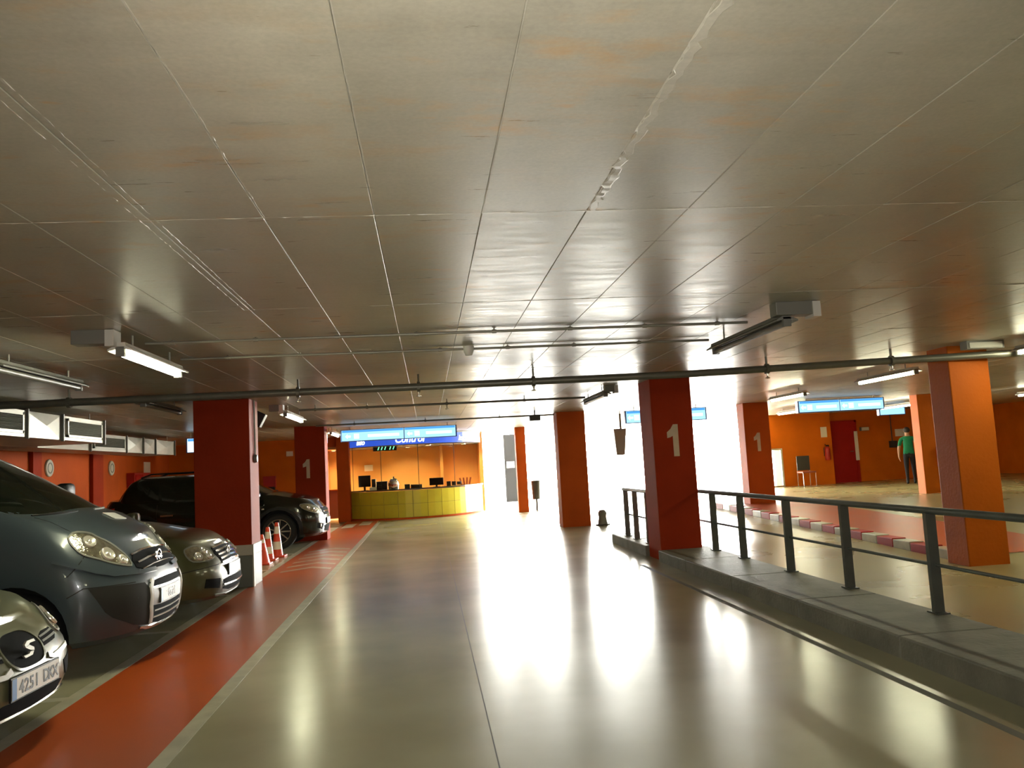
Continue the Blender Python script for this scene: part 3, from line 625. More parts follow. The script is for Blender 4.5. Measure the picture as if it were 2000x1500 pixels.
# ------------------------------------------------------------------ cars
def lerp_tab(tab, x):
    if x <= tab[0][0]: return tab[0][1]
    for (a, p), (b_, q) in zip(tab, tab[1:]):
        if x <= b_: s = (x-a)/(b_-a); s = s*s*(3-2*s)*.5+s*.5; return p+(q-p)*s
    return tab[-1][1]
def outline(u0, u1, h, Lf, pf, Lr, pr, nf=14, ns=16, nr=8):
    pts = []
    for k in range(nf+1): th = pi/2*k/nf; pts.append((u0+Lf*(1-cos(th)**(2/pf)) if k < nf else u0+Lf, h*sin(th)**(2/pf)))
    for k in range(1, ns): pts.append((u0+Lf+(u1-Lr-u0-Lf)*k/ns, h))
    for k in range(nr+1): th = pi/2*(1-k/nr); pts.append((u1-Lr*(1-cos(th)**(2/pr)) if k else u1-Lr, h*sin(th)**(2/pr)))
    return pts
class Shell:                      # lofted car body in local coordinates: nose at x = 0, tail at x = -L, right side y < 0
    def __init__(s, S):
        s.S = S
        s.rows = []
        for t, df, ds, dr in S['levels']:
            row = []
            for u, v in outline(df, S['L']-dr, S['h']-ds, S['Lf'], S['pf'], S['Lr'], S['pr']):
                zb, zt = lerp_tab(S['zb'], u), lerp_tab(S['zt'], u); row.append(Vector((-u, v, zb+(zt-zb)*t)))
            s.rows.append(row)
        s.grows = []
        for z, u0, u1, h in S['green']:
            row = []
            for u, v in outline(u0, u1, h, S['gLf'], S['gpf'], S['gLr'], S['gpr']):
                row.append(Vector((-u, v, z+S['gcr']*(1-(v/h)**2)*(1 if z == S['green'][-1][0] else 0))))
            s.grows.append(row)
    def solid(s, rows, crown, M_=5):
        m = MB(); n = len(rows[0]); ring = 2*n-2; vs = []
        for r in rows:
            vs += [(p.x, -p.y, p.z) for p in r]+[(p.x, p.y, p.z) for p in reversed(r[1:-1])]
        fs = [(i*ring+k, i*ring+(k+1)%ring, (i+1)*ring+(k+1)%ring, (i+1)*ring+k) for i in range(len(rows)-1) for k in range(ring)]
        top = rows[-1]; base = len(vs); idx = {}; R0 = (len(rows)-1)*ring
        def vid(i, j):
            if j == -M_ or i in (0, n-1): return R0+i
            if j == M_: return R0+(ring-i)
            if (i, j) not in idx:
                p = top[i]; v = p.y*j/M_; idx[(i, j)] = len(vs); vs.append((p.x, v, p.z+crown(-p.x)*(1-(j/M_)**2)))
            return idx[(i, j)]
        for i in range(n-1):
            for j in range(-M_, M_):
                q = [vid(i, j), vid(i+1, j), vid(i+1, j+1), vid(i, j+1)]; q2 = []
                for x in q:
                    if x not in q2: q2.append(x)
                if len(q2) > 2: fs.append(tuple(q2))
        for i in range(n-1):
            q = [i, i+1, (ring-i-1) % ring, (ring-i) % ring]; q2 = []
            for x in q:
                if x not in q2: q2.append(x)
            if len(q2) > 2: fs.append(tuple(reversed(q2)))
        return m.add(vs, fs)
    def gp(s, k, t, side):        # point on the greenhouse surface: outline parameter k, height fraction t
        n = len(s.grows); a = t*(n-1); i = min(int(a), n-2); f = a-i
        def on(r): j = min(int(k), len(r)-2); g = k-j; return r[j].lerp(r[j+1], g)
        p = on(s.grows[i]).lerp(on(s.grows[i+1]), f); return Vector((p.x, p.y*side, p.z))
    def gpatch(s, k0, k1, t0, t1, side=-1, off=.004, mirror=False, k0t=None, k1t=None, nk=14, nt=5, sm=True):
        m = MB(); vs = []
        ks = range(nk+1)
        for a in ks:
            for b_ in range(nt+1):
                t = t0+(t1-t0)*b_/nt; ka = k0+((k0t if k0t is not None else k0)-k0)*b_/nt; kb = k1+((k1t if k1t is not None else k1)-k1)*b_/nt
                k = ka+(kb-ka)*a/nk; sd = side
                if mirror: k = -kb+2*kb*a/nk; sd = -1 if k < 0 else 1; k = abs(k)
                p = s.gp(k, t, sd); e = .02
                dk = s.gp(min(k+e, len(s.grows[0])-1), t, sd)-s.gp(max(k-e, 0), t, sd); dt = s.gp(k, min(t+e, 1), sd)-s.gp(k, max(t-e, 0), sd)
                nrm = dk.cross(dt)
                if nrm.length < 1e-9: nrm = Vector((1,0,.3))
                nrm.normalize(); c = Vector((-(s.S['green'][0][1]+s.S['green'][0][2])/2, 0, p.z-.3))
                if nrm.dot(p-c) < 0: nrm = -nrm
                vs.append(p+nrm*off)
        fs = [(a*(nt+1)+b_, (a+1)*(nt+1)+b_, (a+1)*(nt+1)+b_+1, a*(nt+1)+b_+1) for a in range(nk) for b_ in range(nt)]
        return m.add(vs, fs)
FR = {'front': ((1,0,0), (0,1,0), (0,0,1)), 'side': ((0,-1,0), (1,0,0), (0,0,1)), 'corner': ((.7071,-.7071,0), (.7071,.7071,0), (0,0,1)), 'top': ((0,0,1), (0,1,0), (-1,0,0))}
def chaikin(P, n=2):
    for _ in range(n):
        P = [q for a, b_ in zip(P, P[1:]+P[:1]) for q in (tuple(x*.75+y*.25 for x, y in zip(a, b_)), tuple(x*.25+y*.75 for x, y in zip(a, b_)))]
    return P
def patch(bvh, pts, frame, off=.005, res=.05, mirror=False):
    """a skin cut to a 2-D outline and laid on the body; frame = direction it is seen from, right, up"""
    d, r, u = [Vector(x) for x in FR[frame]]
    if len(pts[0]) == 3: pts = [(Vector(p).dot(r), Vector(p).dot(u)) for p in pts]
    P2 = []
    for a, b_ in zip(pts, pts[1:]+pts[:1]):
        n = max(1, int(math.hypot(b_[0]-a[0], b_[1]-a[1])/res))
        P2 += [Vector((a[0]+(b_[0]-a[0])*i/n, a[1]+(b_[1]-a[1])*i/n)) for i in range(n)]
    n = len(P2); x0 = min(p.x for p in P2); x1 = max(p.x for p in P2); y0 = min(p.y for p in P2); y1 = max(p.y for p in P2); inn = []
    def inside(q):
        c = False
        for a, b_ in zip(P2, P2[1:]+P2[:1]):
            if (a.y > q.y) != (b_.y > q.y) and q.x < (b_.x-a.x)*(q.y-a.y)/(b_.y-a.y)+a.x: c = not c
        return c and min((q-p).length for p in P2) > res*.35
    i = x0+res/2
    while i < x1:
        j = y0+res/2
        while j < y1:
            if inside(Vector((i, j))): inn.append(Vector((i, j)))
            j += res
        i += res
    vv, ee, ff, *_ = delaunay_2d_cdt(P2+inn, [], [list(range(n))], 1, 1e-5)
    P3 = []; Nn = []
    for q in vv:
        o = r*q.x+u*q.y+d*4; h, nn, _, _ = bvh.ray_cast(o, -d)
        if h is None: h, nn, _, _ = bvh.find_nearest(r*q.x+u*q.y)
        if nn.dot(d) < 0: nn = -nn
        P3.append(h+nn*off); Nn.append(nn)
    m = MB(); k = len(P3); fs = [tuple(f) for f in ff]; edge = {}
    for f in fs:
        for a, b_ in zip(f, f[1:]+f[:1]): edge[(a, b_)] = 1
    vs = P3+[p-nn*(off+.006) for p, nn in zip(P3, Nn)]
    fs += [(a, k+a, k+b_, b_) for (a, b_) in edge if (b_, a) not in edge]
    if mirror: vs = [Vector((p.x, -p.y, p.z)) for p in vs]
    return m.add(vs, fs)
def strip(bvh, pts, frame, wd, off=.004, mirror=False, res=.04):
    """a narrow band laid on the body along a polyline"""
    d, r, u = [Vector(x) for x in FR[frame]]
    if len(pts[0]) == 3: pts = [(Vector(p).dot(r), Vector(p).dot(u)) for p in pts]
    q = []
    for a, b_ in zip(pts, pts[1:]):
        n = max(1, int(math.hypot(b_[0]-a[0], b_[1]-a[1])/res)); q += [Vector((a[0]+(b_[0]-a[0])*i/n, a[1]+(b_[1]-a[1])*i/n)) for i in range(n)]
    q.append(Vector(pts[-1])); vs = []
    for i, p in enumerate(q):
        t = (q[min(i+1, len(q)-1)]-q[max(i-1, 0)]).normalized(); nn2 = Vector((-t.y, t.x))
        ring = []
        for s in (-.5, .5):
            a = p+nn2*wd*s; h, nn, _, _ = bvh.ray_cast(r*a.x+u*a.y+d*4, -d)
            if h is None: h, nn, _, _ = bvh.find_nearest(r*a.x+u*a.y)
            if nn.dot(d) < 0: nn = -nn
            ring += [h-nn*.004, h+nn*off]
        vs += [ring[0], ring[1], ring[3], ring[2]]
    if mirror: vs = [Vector((p.x, -p.y, p.z)) for p in vs]
    m = MB(); return m.add(vs, [(i*4+k, i*4+(k+1)%4, i*4+4+(k+1)%4, i*4+4+k) for i in range(len(q)-1) for k in range(4)])
def wheel(t, x, y, z, r, side, spokes=10, rim='steel', w_=.2):
    rr = r*.68; o = MB(); ys = y+side*w_/2
    o.lathe([(rr, -.0), (rr*.97, side*.004), (rr*.92, -side*.01), (rr*.90, -side*.05)], (x, ys, z), 'Y', 28)
    for i in range(spokes):
        a = 2*pi*i/spokes; c, s_ = cos(a), sin(a); wv = Vector((-s_, 0, c))*.016
        p0 = Vector((x+c*.03, ys-side*.015, z+s_*.03)); p1 = Vector((x+c*rr*.97, ys-side*.012, z+s_*rr*.97)); dd = Vector((0, -side*.04, 0))
        o.add([p0-wv, p0+wv, p1+wv*.7, p1-wv*.7, p0-wv+dd, p0+wv+dd, p1+wv*.7+dd, p1-wv*.7+dd], [(0,1,2,3), (0,4,5,1), (3,2,6,7), (1,5,6,2), (0,3,7,4)])
    o.lathe([(0, -side*.004), (.045, -side*.006), (.05, -side*.03)], (x, ys, z), 'Y', 14)
    w0 = o.build('wheel', rim, t, local=True, smooth=True, sharp=30)
    h = w_/2
    MB().lathe([(rr*.93, -side*.05), (rr*.9, -side*.075), (0, -side*.075)], (x, ys, z), 'Y', 24).build('brake_dish', 'black', w0, local=True)
    MB().lathe([(rr, -h), (r*.86, -h-.008), (r*.97, -h+.02), (r, -h*.5), (r, h*.5), (r*.97, h-.02), (r*.86, h+.008), (rr, h), (rr*.98, 0)], (x, y, z), 'Y', 30, close=True).build('tyre', 'rubber', w0, local=True, smooth=True)
def car(name, label, cat, nose, cy, S, rz=0.):
    t = thing(name, label, cat, (nose, cy, 0), None, rz); sh = Shell(S); S['sh'] = sh
    zt = S['zt']; lv = S['levels']
    mb = sh.solid(sh.rows, lambda u: lerp_tab(S['crown'], u))
    bvh = BVHTree.FromPolygons([Vector(v) for v in mb.v], mb.f)
    body = mb.build('body', [S['paint'], 'black'], t, True, True, sharp=28)
    cut = MB()
    for xw in S['wheels']:
        cut.lathe([(0, -S['h']-.1), (S['ra'], -S['h']-.1), (S['ra'], -S['h']+.34), (0, -S['h']+.34)], (xw, 0, S['rw']), 'Y', 28, mi=1)
        cut.lathe([(0, S['h']-.34), (S['ra'], S['h']-.34), (S['ra'], S['h']+.1), (0, S['h']+.1)], (xw, 0, S['rw']), 'Y', 28, mi=1)
    co = cut.build('cutter', [S['paint'], 'black'], None, local=True); 
    bm = bmesh.new(); bm.from_mesh(co.data); bmesh.ops.remove_doubles(bm, verts=bm.verts, dist=1e-5); bmesh.ops.recalc_face_normals(bm, faces=bm.faces); bm.to_mesh(co.data); bm.free()
    co.parent = t
    md = body.modifiers.new('cut', 'BOOLEAN'); md.object = co; md.operation = 'DIFFERENCE'; md.solver = 'EXACT'
    bpy.context.view_layer.update(); dg = bpy.context.evaluated_depsgraph_get(); me = bpy.data.meshes.new_from_object(body.evaluated_get(dg))
    body.modifiers.clear(); old = body.data; body.data = me; me.name = 'body'; bpy.data.meshes.remove(old); cm = co.data; bpy.data.objects.remove(co); bpy.data.meshes.remove(cm)
    gm = sh.solid(sh.grows, lambda u: S['gcr'])
    cabin = gm.build('cabin', S['paint'], t, True, True, sharp=40)
    for xw in S['wheels']:
        for sd in (-1, 1): wheel(t, xw, sd*(S['h']-.13), S['rw'], S['rw'], sd, S.get('spokes', 7), S.get('rim', 'steel'))
    return t, sh, bvh, body, cabin
def plate(t, x, y, z, txt, rake=0., w_=.52, h_=.11, eu=True):
    p = bx(x-.004, x+.006, y-w_/2, y+w_/2, z-h_/2, z+h_/2).build('number_plate', 'plate', t, local=True)
    MB().box(x-.008, x+.004, y-w_/2-.008, y+w_/2+.008, z-h_/2-.008, z+h_/2+.008).build('plate_frame', 'black', p, local=True)
    if eu: bx(x+.006, x+.0075, y-w_/2, y-w_/2+.045, z-h_/2, z+h_/2).build('blue_band', 'plate_eu', p, local=True)
    for i, ch in enumerate(txt or ''):
        if ch != ' ': text_mb(ch, .098, (x+.006, y+.025+(i-(len(txt)-1)/2)*.054, z-.035), (0,1,0), (0,0,1), .002, offset=.0018).build('plate_digit', 'plate_txt', p, local=True)
    return p
def add(t, mb, name, m, smooth=True, parent=None): return mb.build(name, m, parent or t, smooth, True, sharp=50)

#CARS
VAN = dict(L=4.78, h=.95, Lf=.62, pf=2.5, Lr=.25, pr=4, zb=[(0, .24), (.6, .22), (4.6, .26), (4.78, .34)],
    zt=[(0, .90), (.2, .95), (.45, 1.08), (.75, 1.21), (1.05, 1.31), (1.4, 1.36), (4.78, 1.36)], crown=[(0, .0), (.2, .05), (.7, .06), (1.2, .05), (4.78, .02)],
    levels=[(0, .10, .10, .1), (.06, .05, .03, .04), (.2, .02, .0, 0), (.45, 0, 0, 0), (.6, .015, .0, 0), (.7, .04, .012, 0), (.8, .09, .03, 0), (.9, .16, .06, .0), (.96, .21, .09, .01), (1., .25, .13, .02)],
    green=[(1.12, .54, 4.72, .86), (1.28, .78, 4.72, .85), (1.5, 1.14, 4.71, .82), (1.7, 1.50, 4.69, .79), (1.84, 1.80, 4.67, .755), (1.92, 2.05, 4.62, .68)], gLf=.34, gpf=2.3, gLr=.12, gpr=4, gcr=.05,
    paint='van_paint', wheels=(-.87, -3.95), rw=.33, ra=.40, spokes=7, rim='lamp_grey')
van, shv, bv, *_ = car('van', 'slate blue van with a leaflet on its hood in the left bays', 'van', -2.28, 7.58, VAN)
HATCH = dict(L=4.0, h=.86, Lf=.50, pf=2.5, Lr=.3, pr=3.5, zb=[(0, .20), (.5, .2), (3.8, .22), (4.0, .3)],
    zt=[(0, .62), (.15, .68), (.5, .80), (1.05, .96), (1.5, .97), (4.0, .98)], crown=[(0, .02), (.3, .06), (1.0, .07), (1.5, .04), (4, .02)],
    levels=[(0, .10, .08, .08), (.08, .03, .02, .02), (.25, 0, 0, 0), (.5, 0, 0, 0), (.65, .02, .01, 0), (.78, .06, .03, .02), (.9, .12, .06, .06), (1., .2, .13, .12)],
    green=[(.86, .90, 3.85, .76), (1.0, 1.1, 3.8, .75), (1.2, 1.42, 3.7, .69), (1.38, 1.75, 3.5, .62), (1.44, 2.0, 3.2, .5)], gLf=.3, gpf=2.3, gLr=.2, gpr=3.5, gcr=.03,
    paint='olive_silver', wheels=(-.80, -3.28), rw=.30, ra=.36)
hatch, shh, bh, *_ = car('hatchback_car', 'olive silver hatchback nose at the left edge of the picture', 'car', -2.27, 5.05, HATCH, R(-2))
SEDAN = dict(L=4.77, h=.91, Lf=.55, pf=2.5, Lr=.35, pr=3.5, zb=[(0, .18), (.5, .19), (4.5, .22), (4.77, .3)],
    zt=[(0, .68), (.15, .74), (.5, .86), (1.2, .98), (2, .99), (4.77, 1.0)], crown=[(0, .02), (.3, .05), (1.2, .07), (2, .03), (4.77, .03)],
    levels=[(0, .10, .08, .08), (.08, .03, .02, .02), (.25, 0, 0, 0), (.5, 0, 0, 0), (.65, .02, .01, 0), (.78, .05, .03, .02), (.9, .11, .07, .05), (1., .18, .14, .10)],
    green=[(.88, 1.0, 4.2, .80), (1.0, 1.18, 4.1, .79), (1.2, 1.55, 3.9, .71), (1.38, 1.95, 3.6, .64), (1.44, 2.2, 3.3, .52)], gLf=.3, gpf=2.3, gLr=.25, gpr=3.2, gcr=.035,
    paint='olive_dark', wheels=(-.92, -3.63), rw=.32, ra=.38)
sedan, shs, bs, *_ = car('sedan_car', 'dark olive sedan with a chrome grille between the van and the cone column', 'car', -2.22, 9.75, SEDAN)
SUV = dict(L=4.32, h=.90, Lf=.55, pf=2.4, Lr=.35, pr=3.2, zb=[(0, .22), (.5, .22), (3.9, .25), (4.32, .36)],
    zt=[(0, .84), (.15, .90), (.5, 1.0), (1.05, 1.10), (1.6, 1.06), (3.2, 1.10), (4.32, 1.14)], crown=[(0, .03), (.3, .05), (1.0, .06), (1.6, .03), (4.32, .02)],
    levels=[(0, .10, .07, .08), (.08, .03, .02, .02), (.25, 0, 0, 0), (.55, 0, 0, 0), (.7, .02, .02, 0), (.82, .06, .05, .02), (.92, .12, .09, .05), (1., .18, .14, .09)],
    green=[(.96, .80, 4.12, .80), (1.1, 1.0, 4.06, .79), (1.3, 1.40, 3.96, .73), (1.48, 1.82, 3.82, .67), (1.55, 2.15, 3.66, .56)], gLf=.28, gpf=2.3, gLr=.25, gpr=3.2, gcr=.04,
    paint='black_paint', wheels=(-.88, -3.52), rw=.36, ra=.42, spokes=9)
suv, shu, bu, *_ = car('crossover_car', 'black crossover car parked beyond the cone column', 'car', -2.12, 17.75, SUV)
#DETAILS
def sh_y(pts, dy): return [(x, y+dy, z) for x, y, z in pts]
def sym(half): return half+[(-y, z) for y, z in reversed(half) if abs(y) > 1e-6]
def lamp(t, bvh, pts, bowls, frame='corner', name='headlamp'):
    pts = chaikin(pts, 1)
    for mr in (False, True):
        o = add(t, patch(bvh, pts, frame, .006, .035, mr), name, 'lampglass')
        for p, r in bowls:
            h, n, _, _ = bvh.find_nearest(Vector(p)); n = -n if n.dot(h-Vector((-1.2, 0, .6))) < 0 else n; q = Matrix.Translation(h+n*.006) @ n.to_track_quat('Z', 'Y').to_matrix().to_4x4()
            m = MB().lathe([(r, 0), (r, .010), (r*.93, .016), (r*.8, .012), (r*.45, .006), (r*.3, .016), (0, .020)], (0,0,0), 'Z', 16)
            m.v = [tuple(q @ Vector(v)) for v in m.v]
            if mr: m.v = [(x, -y, z) for x, y, z in m.v]
            add(t, m, 'lamp_bowl', 'lampbulb', parent=o)
        add(t, strip(bvh, [Vector(p) for p in pts]+[Vector(pts[0])], frame, .012, .009, mr), 'lamp_rim', 'chrome' if frame == 'x' else 'lamp_grey', parent=o)
def mirror_pair(t, x, y, z, m):
    for sd in (-1, 1):
        q = MB().cbox((0, 0, 0), (.13, .22, .16)); o = q.build('side_mirror', m, t, True, True, bevel=.045); o.location = (x, sd*(y+.1), z)
        b = MB().cbox((-.067, 0, 0), (.006, .17, .11)).build('mirror_glass', 'glass', o, local=True)
def windows(t, sh, ws, sides, kw=11.2, wt=(.10, .93)):
    add(t, sh.gpatch(0, kw, wt[0], wt[1], mirror=True, nk=22, k1t=kw-.6), 'windscreen', 'glass')
    for a, b_, t0, t1, at, bt in sides:
        for sd in (-1, 1): add(t, sh.gpatch(a, b_, t0, t1, sd, k0t=at, k1t=bt), 'side_window', 'glass')
    n = len(sh.grows[0])-1; add(t, MB().add([], []) if False else rear_glass(sh, n), 'rear_window', 'glass')
def rear_glass(sh, n):
    a = sh.gpatch(n-5, n, .15, .85, -1); b_ = sh.gpatch(n-5, n, .15, .85, 1); return a.add(b_.v, b_.f)
def emblem_ring(t, bvh, y, z, r, m='chrome'):
    h, nn, _, _ = bvh.ray_cast(Vector((3, y, z)), Vector((-1, 0, 0))); e = MB().lathe([(r*.78, 0), (r*.8, .012), (r*.95, .012), (r, 0)], (h.x+.012, y, z), 'X', 20, close=True)
    return e, h.x+.02
# --- van
lamp(van, bv, sh_y([(-.493,-.756,1.072), (-.497,-.668,1.102), (-.422,-.566,1.082), (-.370,-.552,1.047), (-.308,-.482,.996), (-.250,-.438,.934), (-.194,-.409,.874), (-.131,-.442,.793), (-.157,-.516,.803), (-.226,-.629,.839), (-.287,-.698,.880), (-.330,-.750,.904), (-.378,-.790,.933), (-.439,-.796,.995), (-.475,-.782,1.040)], -.07),
     [((-.27, -.66, .92), .062), ((-.40, -.72, 1.02), .055), ((-.20, -.56, .855), .045)])
g = add(van, patch(bv, sym([(0, .905), (.2, .90), (.36, .885), (.455, .83), (.475, .775), (.40, .752), (.2, .74), (0, .735)]), 'front', .007, .05), 'grille', 'grille_black')
for z, w_ in ((.89, .012), (.825, .012), (.77, .007)): add(van, strip(bv, [(-.42, z-.02), (-.2, z), (0, z+.004), (.2, z), (.42, z-.02)], 'front', w_, .016), 'grille_bar', 'chrome', parent=g)
e, ex = emblem_ring(van, bv, 0, .815, .07); e.add(MB().prism([(-.07, .012), (.02, .012), (.0, .03), (.075, -.004), (-.015, -.004), (.005, -.024)], (ex, 0, .812), (0,1,0), (0,0,1), .008).v, [(0,1,2,3,4,5), (6,7,8,9,10,11)]+[(i, (i+1)%6, 6+(i+1)%6, 6+i) for i in range(6)]); add(van, e, 'emblem', 'chrome')
add(van, patch(bv, sym([(0, .655), (.2, .652), (.40, .64), (.40, .60), (.2, .596), (0, .595)]), 'front', .006, .06), 'upper_intake', 'grille_black')
add(van, patch(bv, sym([(0, .593), (.2, .592), (.385, .585), (.375, .45), (.2, .44), (0, .438)]), 'front', .008, .06), 'plate_panel', 'galv_dull')
lg = add(van, patch(bv, sym([(0, .435), (.2, .435), (.37, .445), (.34, .31), (.2, .285), (0, .28)]), 'front', .005, .06), 'lower_grille', 'grille_black')
for z in (.395, .345): add(van, strip(bv, [(-.34, z+.006), (0, z), (.34, z+.006)], 'front', .011, .014), 'grille_bar', 'lamp_body', parent=lg)
for sg in (-1, 1): add(van, strip(bv, [(sg*.36, .655), (sg*.40, .60), (sg*.40, .45), (sg*.36, .31)], 'front', .035, .016), 'bumper_trim', 'lamp_body')
add(van, strip(bv, [(-.50, .30), (-.34, .275), (0, .265), (.34, .275), (.50, .30)], 'front', .018, .014), 'bumper_lip', 'steel')
INS = sh_y([(-.315,-.874,.673), (-.249,-.820,.675), (-.158,-.702,.667), (-.052,-.440,.650), (-.040,-.370,.592), (-.036,-.340,.464), (-.060,-.330,.291), (-.105,-.553,.336), (-.186,-.749,.429), (-.223,-.800,.484), (-.267,-.846,.587)], -.04)
for mr in (False, True):
    add(van, patch(bv, INS, 'corner', .004, .05, mr), 'bumper_insert', 'insert_grey')
    add(van, strip(bv, sh_y([(-.56,-.918,.90), (-.406,-.876,.845), (-.295,-.808,.79), (-.199,-.706,.752), (-.097,-.457,.735), (-.056,-.18,.728)], -.03), 'corner', .03, .014, mr), 'bumper_ridge', 'van_paint')
    add(van, strip(bv, [(-.374,-.83,.925), (-.411,-.90,.845), (-.468,-.94,.776)], 'corner', .007, .0015, mr), 'panel_gap', 'seam')
    add(van, strip(bv, [(-.47,-.945,.62), (-.346,-.93,.68), (-.249,-.87,.678), (-.10,-.57,.668)], 'corner', .007, .0025, mr), 'panel_gap', 'seam')
    add(van, strip(bv, [(-.62, -.74), (-.72, -.735), (-.9, -.72)], 'top', .006, .0015, mr) if False else strip(bv, [(-.735, .50), (-.74, .60), (-.735, .80)], 'top', .006, .002, mr), 'panel_gap', 'seam')
    add(van, strip(bv, [(-1.55, 1.33), (-1.55, .40)], 'side', .008, .0015, mr), 'panel_gap', 'seam'); add(van, strip(bv, [(-2.75, 1.33), (-2.75, .35)], 'side', .008, .0015, mr), 'panel_gap', 'seam')
    add(van, strip(bv, [(-1.3, .62), (-4.6, .62)], 'side', .09, .012, mr), 'side_moulding', 'black')
    for x in (-2.5, -2.95): add(van, strip(bv, [(x, 1.02), (x+.18, 1.02)], 'side', .03, .03, mr), 'door_handle', 'black')
    add(van, patch(bv, [(.62, 1.25), (.8, 1.25), (.8, .8), (.66, .78)], 'front', .006, .06, mr) if False else patch(bv, [(-4.70, 1.2), (-4.55, 1.2), (-4.55, .85), (-4.70, .85)], 'side', .006, .06, mr), 'tail_lamp', 'red_box')
windows(van, shv, None, [(15.0, 19.3, .16, .86, 16.6, 19.3), (19.7, 24.0, .16, .86, 19.7, 24.0), (24.4, 28.8, .16, .86, 24.4, 28.8)], 11.4, (.10, .95))
add(van, shv.gpatch(0, 12.0, .0, .13, mirror=True, nk=22, off=.007), 'cowl', 'grille_black')
for sg, a, b_ in ((-1, 8.5, 1.5), (1, 1.5, 8.0)):
    q = [shv.gp(abs(a+(b_-a)*i/6), .13+.035*i/6*0+.02, sg if True else 1)+Vector((.02, 0, .012)) for i in range(7)]
    add(van, MB().tube(q, .009, 6), 'wiper', 'lamp_grey' if sg > 0 else 'black')
mirror_pair(van, -1.32, .98, 1.42, 'black')
plate(van, -.002, 0, .512, '6821')
lf = MB(); c_ = []
for a, b_ in ((-.655, .16), (-.655, .44), (-.55, .44), (-.55, .16)):
    h, nn, _, _ = bv.ray_cast(Vector((a+.04, b_-.02, 4)), Vector((0, 0, -1))); c_.append(h+Vector((-2.28, 7.58, .003)))
lf.add(c_+[p+Vector((0, 0, .006)) for p in c_], [(0,1,2,3), (4,5,6,7), (0,1,5,4), (1,2,6,5), (2,3,7,6), (3,0,4,7)])
tag(lf.build('leaflet', 'paper'), 'pale folded leaflet lying on the hood of the slate blue van', 'leaflet')
# --- hatchback
lamp(hatch, bh, [(-.42,-.80,.68), (-.40,-.70,.72), (-.27,-.60,.68), (-.17,-.50,.62), (-.12,-.50,.56), (-.17,-.62,.555), (-.27,-.74,.57), (-.38,-.80,.62)], [((-.22, -.62, .615), .05), ((-.33, -.73, .645), .04)])
HG = chaikin([(0, .652), (.11, .648), (.18, .61), (.205, .56), (.185, .50), (.13, .46), (0, .452), (-.13, .46), (-.185, .50), (-.205, .56), (-.18, .61), (-.11, .648)], 2)
g = add(hatch, patch(bh, HG, 'front', .006, .03), 'grille', 'grille_black')
add(hatch, strip(bh, HG+[HG[0]], 'front', .014, .010), 'grille_surround', 'olive_silver', parent=g)
h_, _n, _, _ = bh.ray_cast(Vector((3, 0, .555)), Vector((-1, 0, 0)))
em = MB()
for pl in ([(-.075, .045), (-.045, .07), (.06, .07), (.085, .045), (.0, .045), (-.01, .03), (-.06, .02)], [(-.06, .018), (.0, .028), (.07, -.005), (.075, -.03), (.02, -.02)], [(-.085, -.045), (0, -.045), (.012, -.03), (.07, -.032), (.05, -.065), (-.06, -.07)]):
    em.prism([(a*.72, b_*.66) for a, b_ in pl], (h_.x+.03, 0, .557), (0,1,0), (0,0,1), .012)
add(hatch, em, 'emblem', 'galv', False)
for mr in (False, True):
    add(hatch, patch(bh, [(.215, .575), (.30, .60), (.43, .60), (.47, .565), (.40, .535), (.22, .525)], 'front', .005, .04, mr), 'side_grille', 'grille_black')
    for z in (.55, .575): add(hatch, strip(bh, [(.22, z), (.44, z+.012)], 'front', .010, .010, mr), 'grille_bar', 'lamp_grey')
    add(hatch, strip(bh, [(.20, .475), (.26, .455), (.55, .475)], 'front', .028, .012, mr), 'bumper_trim', 'lamp_body')
    add(hatch, patch(bh, [(.42, .40), (.60, .42), (.62, .34), (.46, .31)], 'front', .005, .05, mr), 'fog_recess', 'grille_black')
    add(hatch, strip(bh, [(-.95, .93), (-.95, .3)], 'side', .007, .0015, mr), 'panel_gap', 'seam'); add(hatch, strip(bh, [(-2.05, .95), (-2.05, .3)], 'side', .007, .0015, mr), 'panel_gap', 'seam')
    add(hatch, strip(bh, [(-1.95, .80), (-1.78, .80)], 'side', .03, .03, mr), 'door_handle', 'olive_silver')
    add(hatch, strip(bh, [(-.55, .52), (-.75, .60), (-.92, .66)], 'top', .006, .002, mr), 'panel_gap', 'seam')
add(hatch, patch(bh, sym([(0, .315), (.3, .315), (.38, .30), (.34, .245), (0, .235)]), 'front', .005, .05), 'lower_intake', 'grille_black')
add(hatch, strip(bh, [(-.5, .235), (-.3, .222), (0, .218), (.3, .222), (.5, .235)], 'front', .014, .012), 'bumper_lip', 'steel')
windows(hatch, shh, None, [(15.2, 21.0, .14, .84, 17.0, 21.0), (21.4, 27.5, .14, .84, 21.4, 26.5)])
mirror_pair(hatch, -1.25, .86, 1.0, 'olive_silver')
plate(hatch, .008, .0, .385, '4251 DKX')
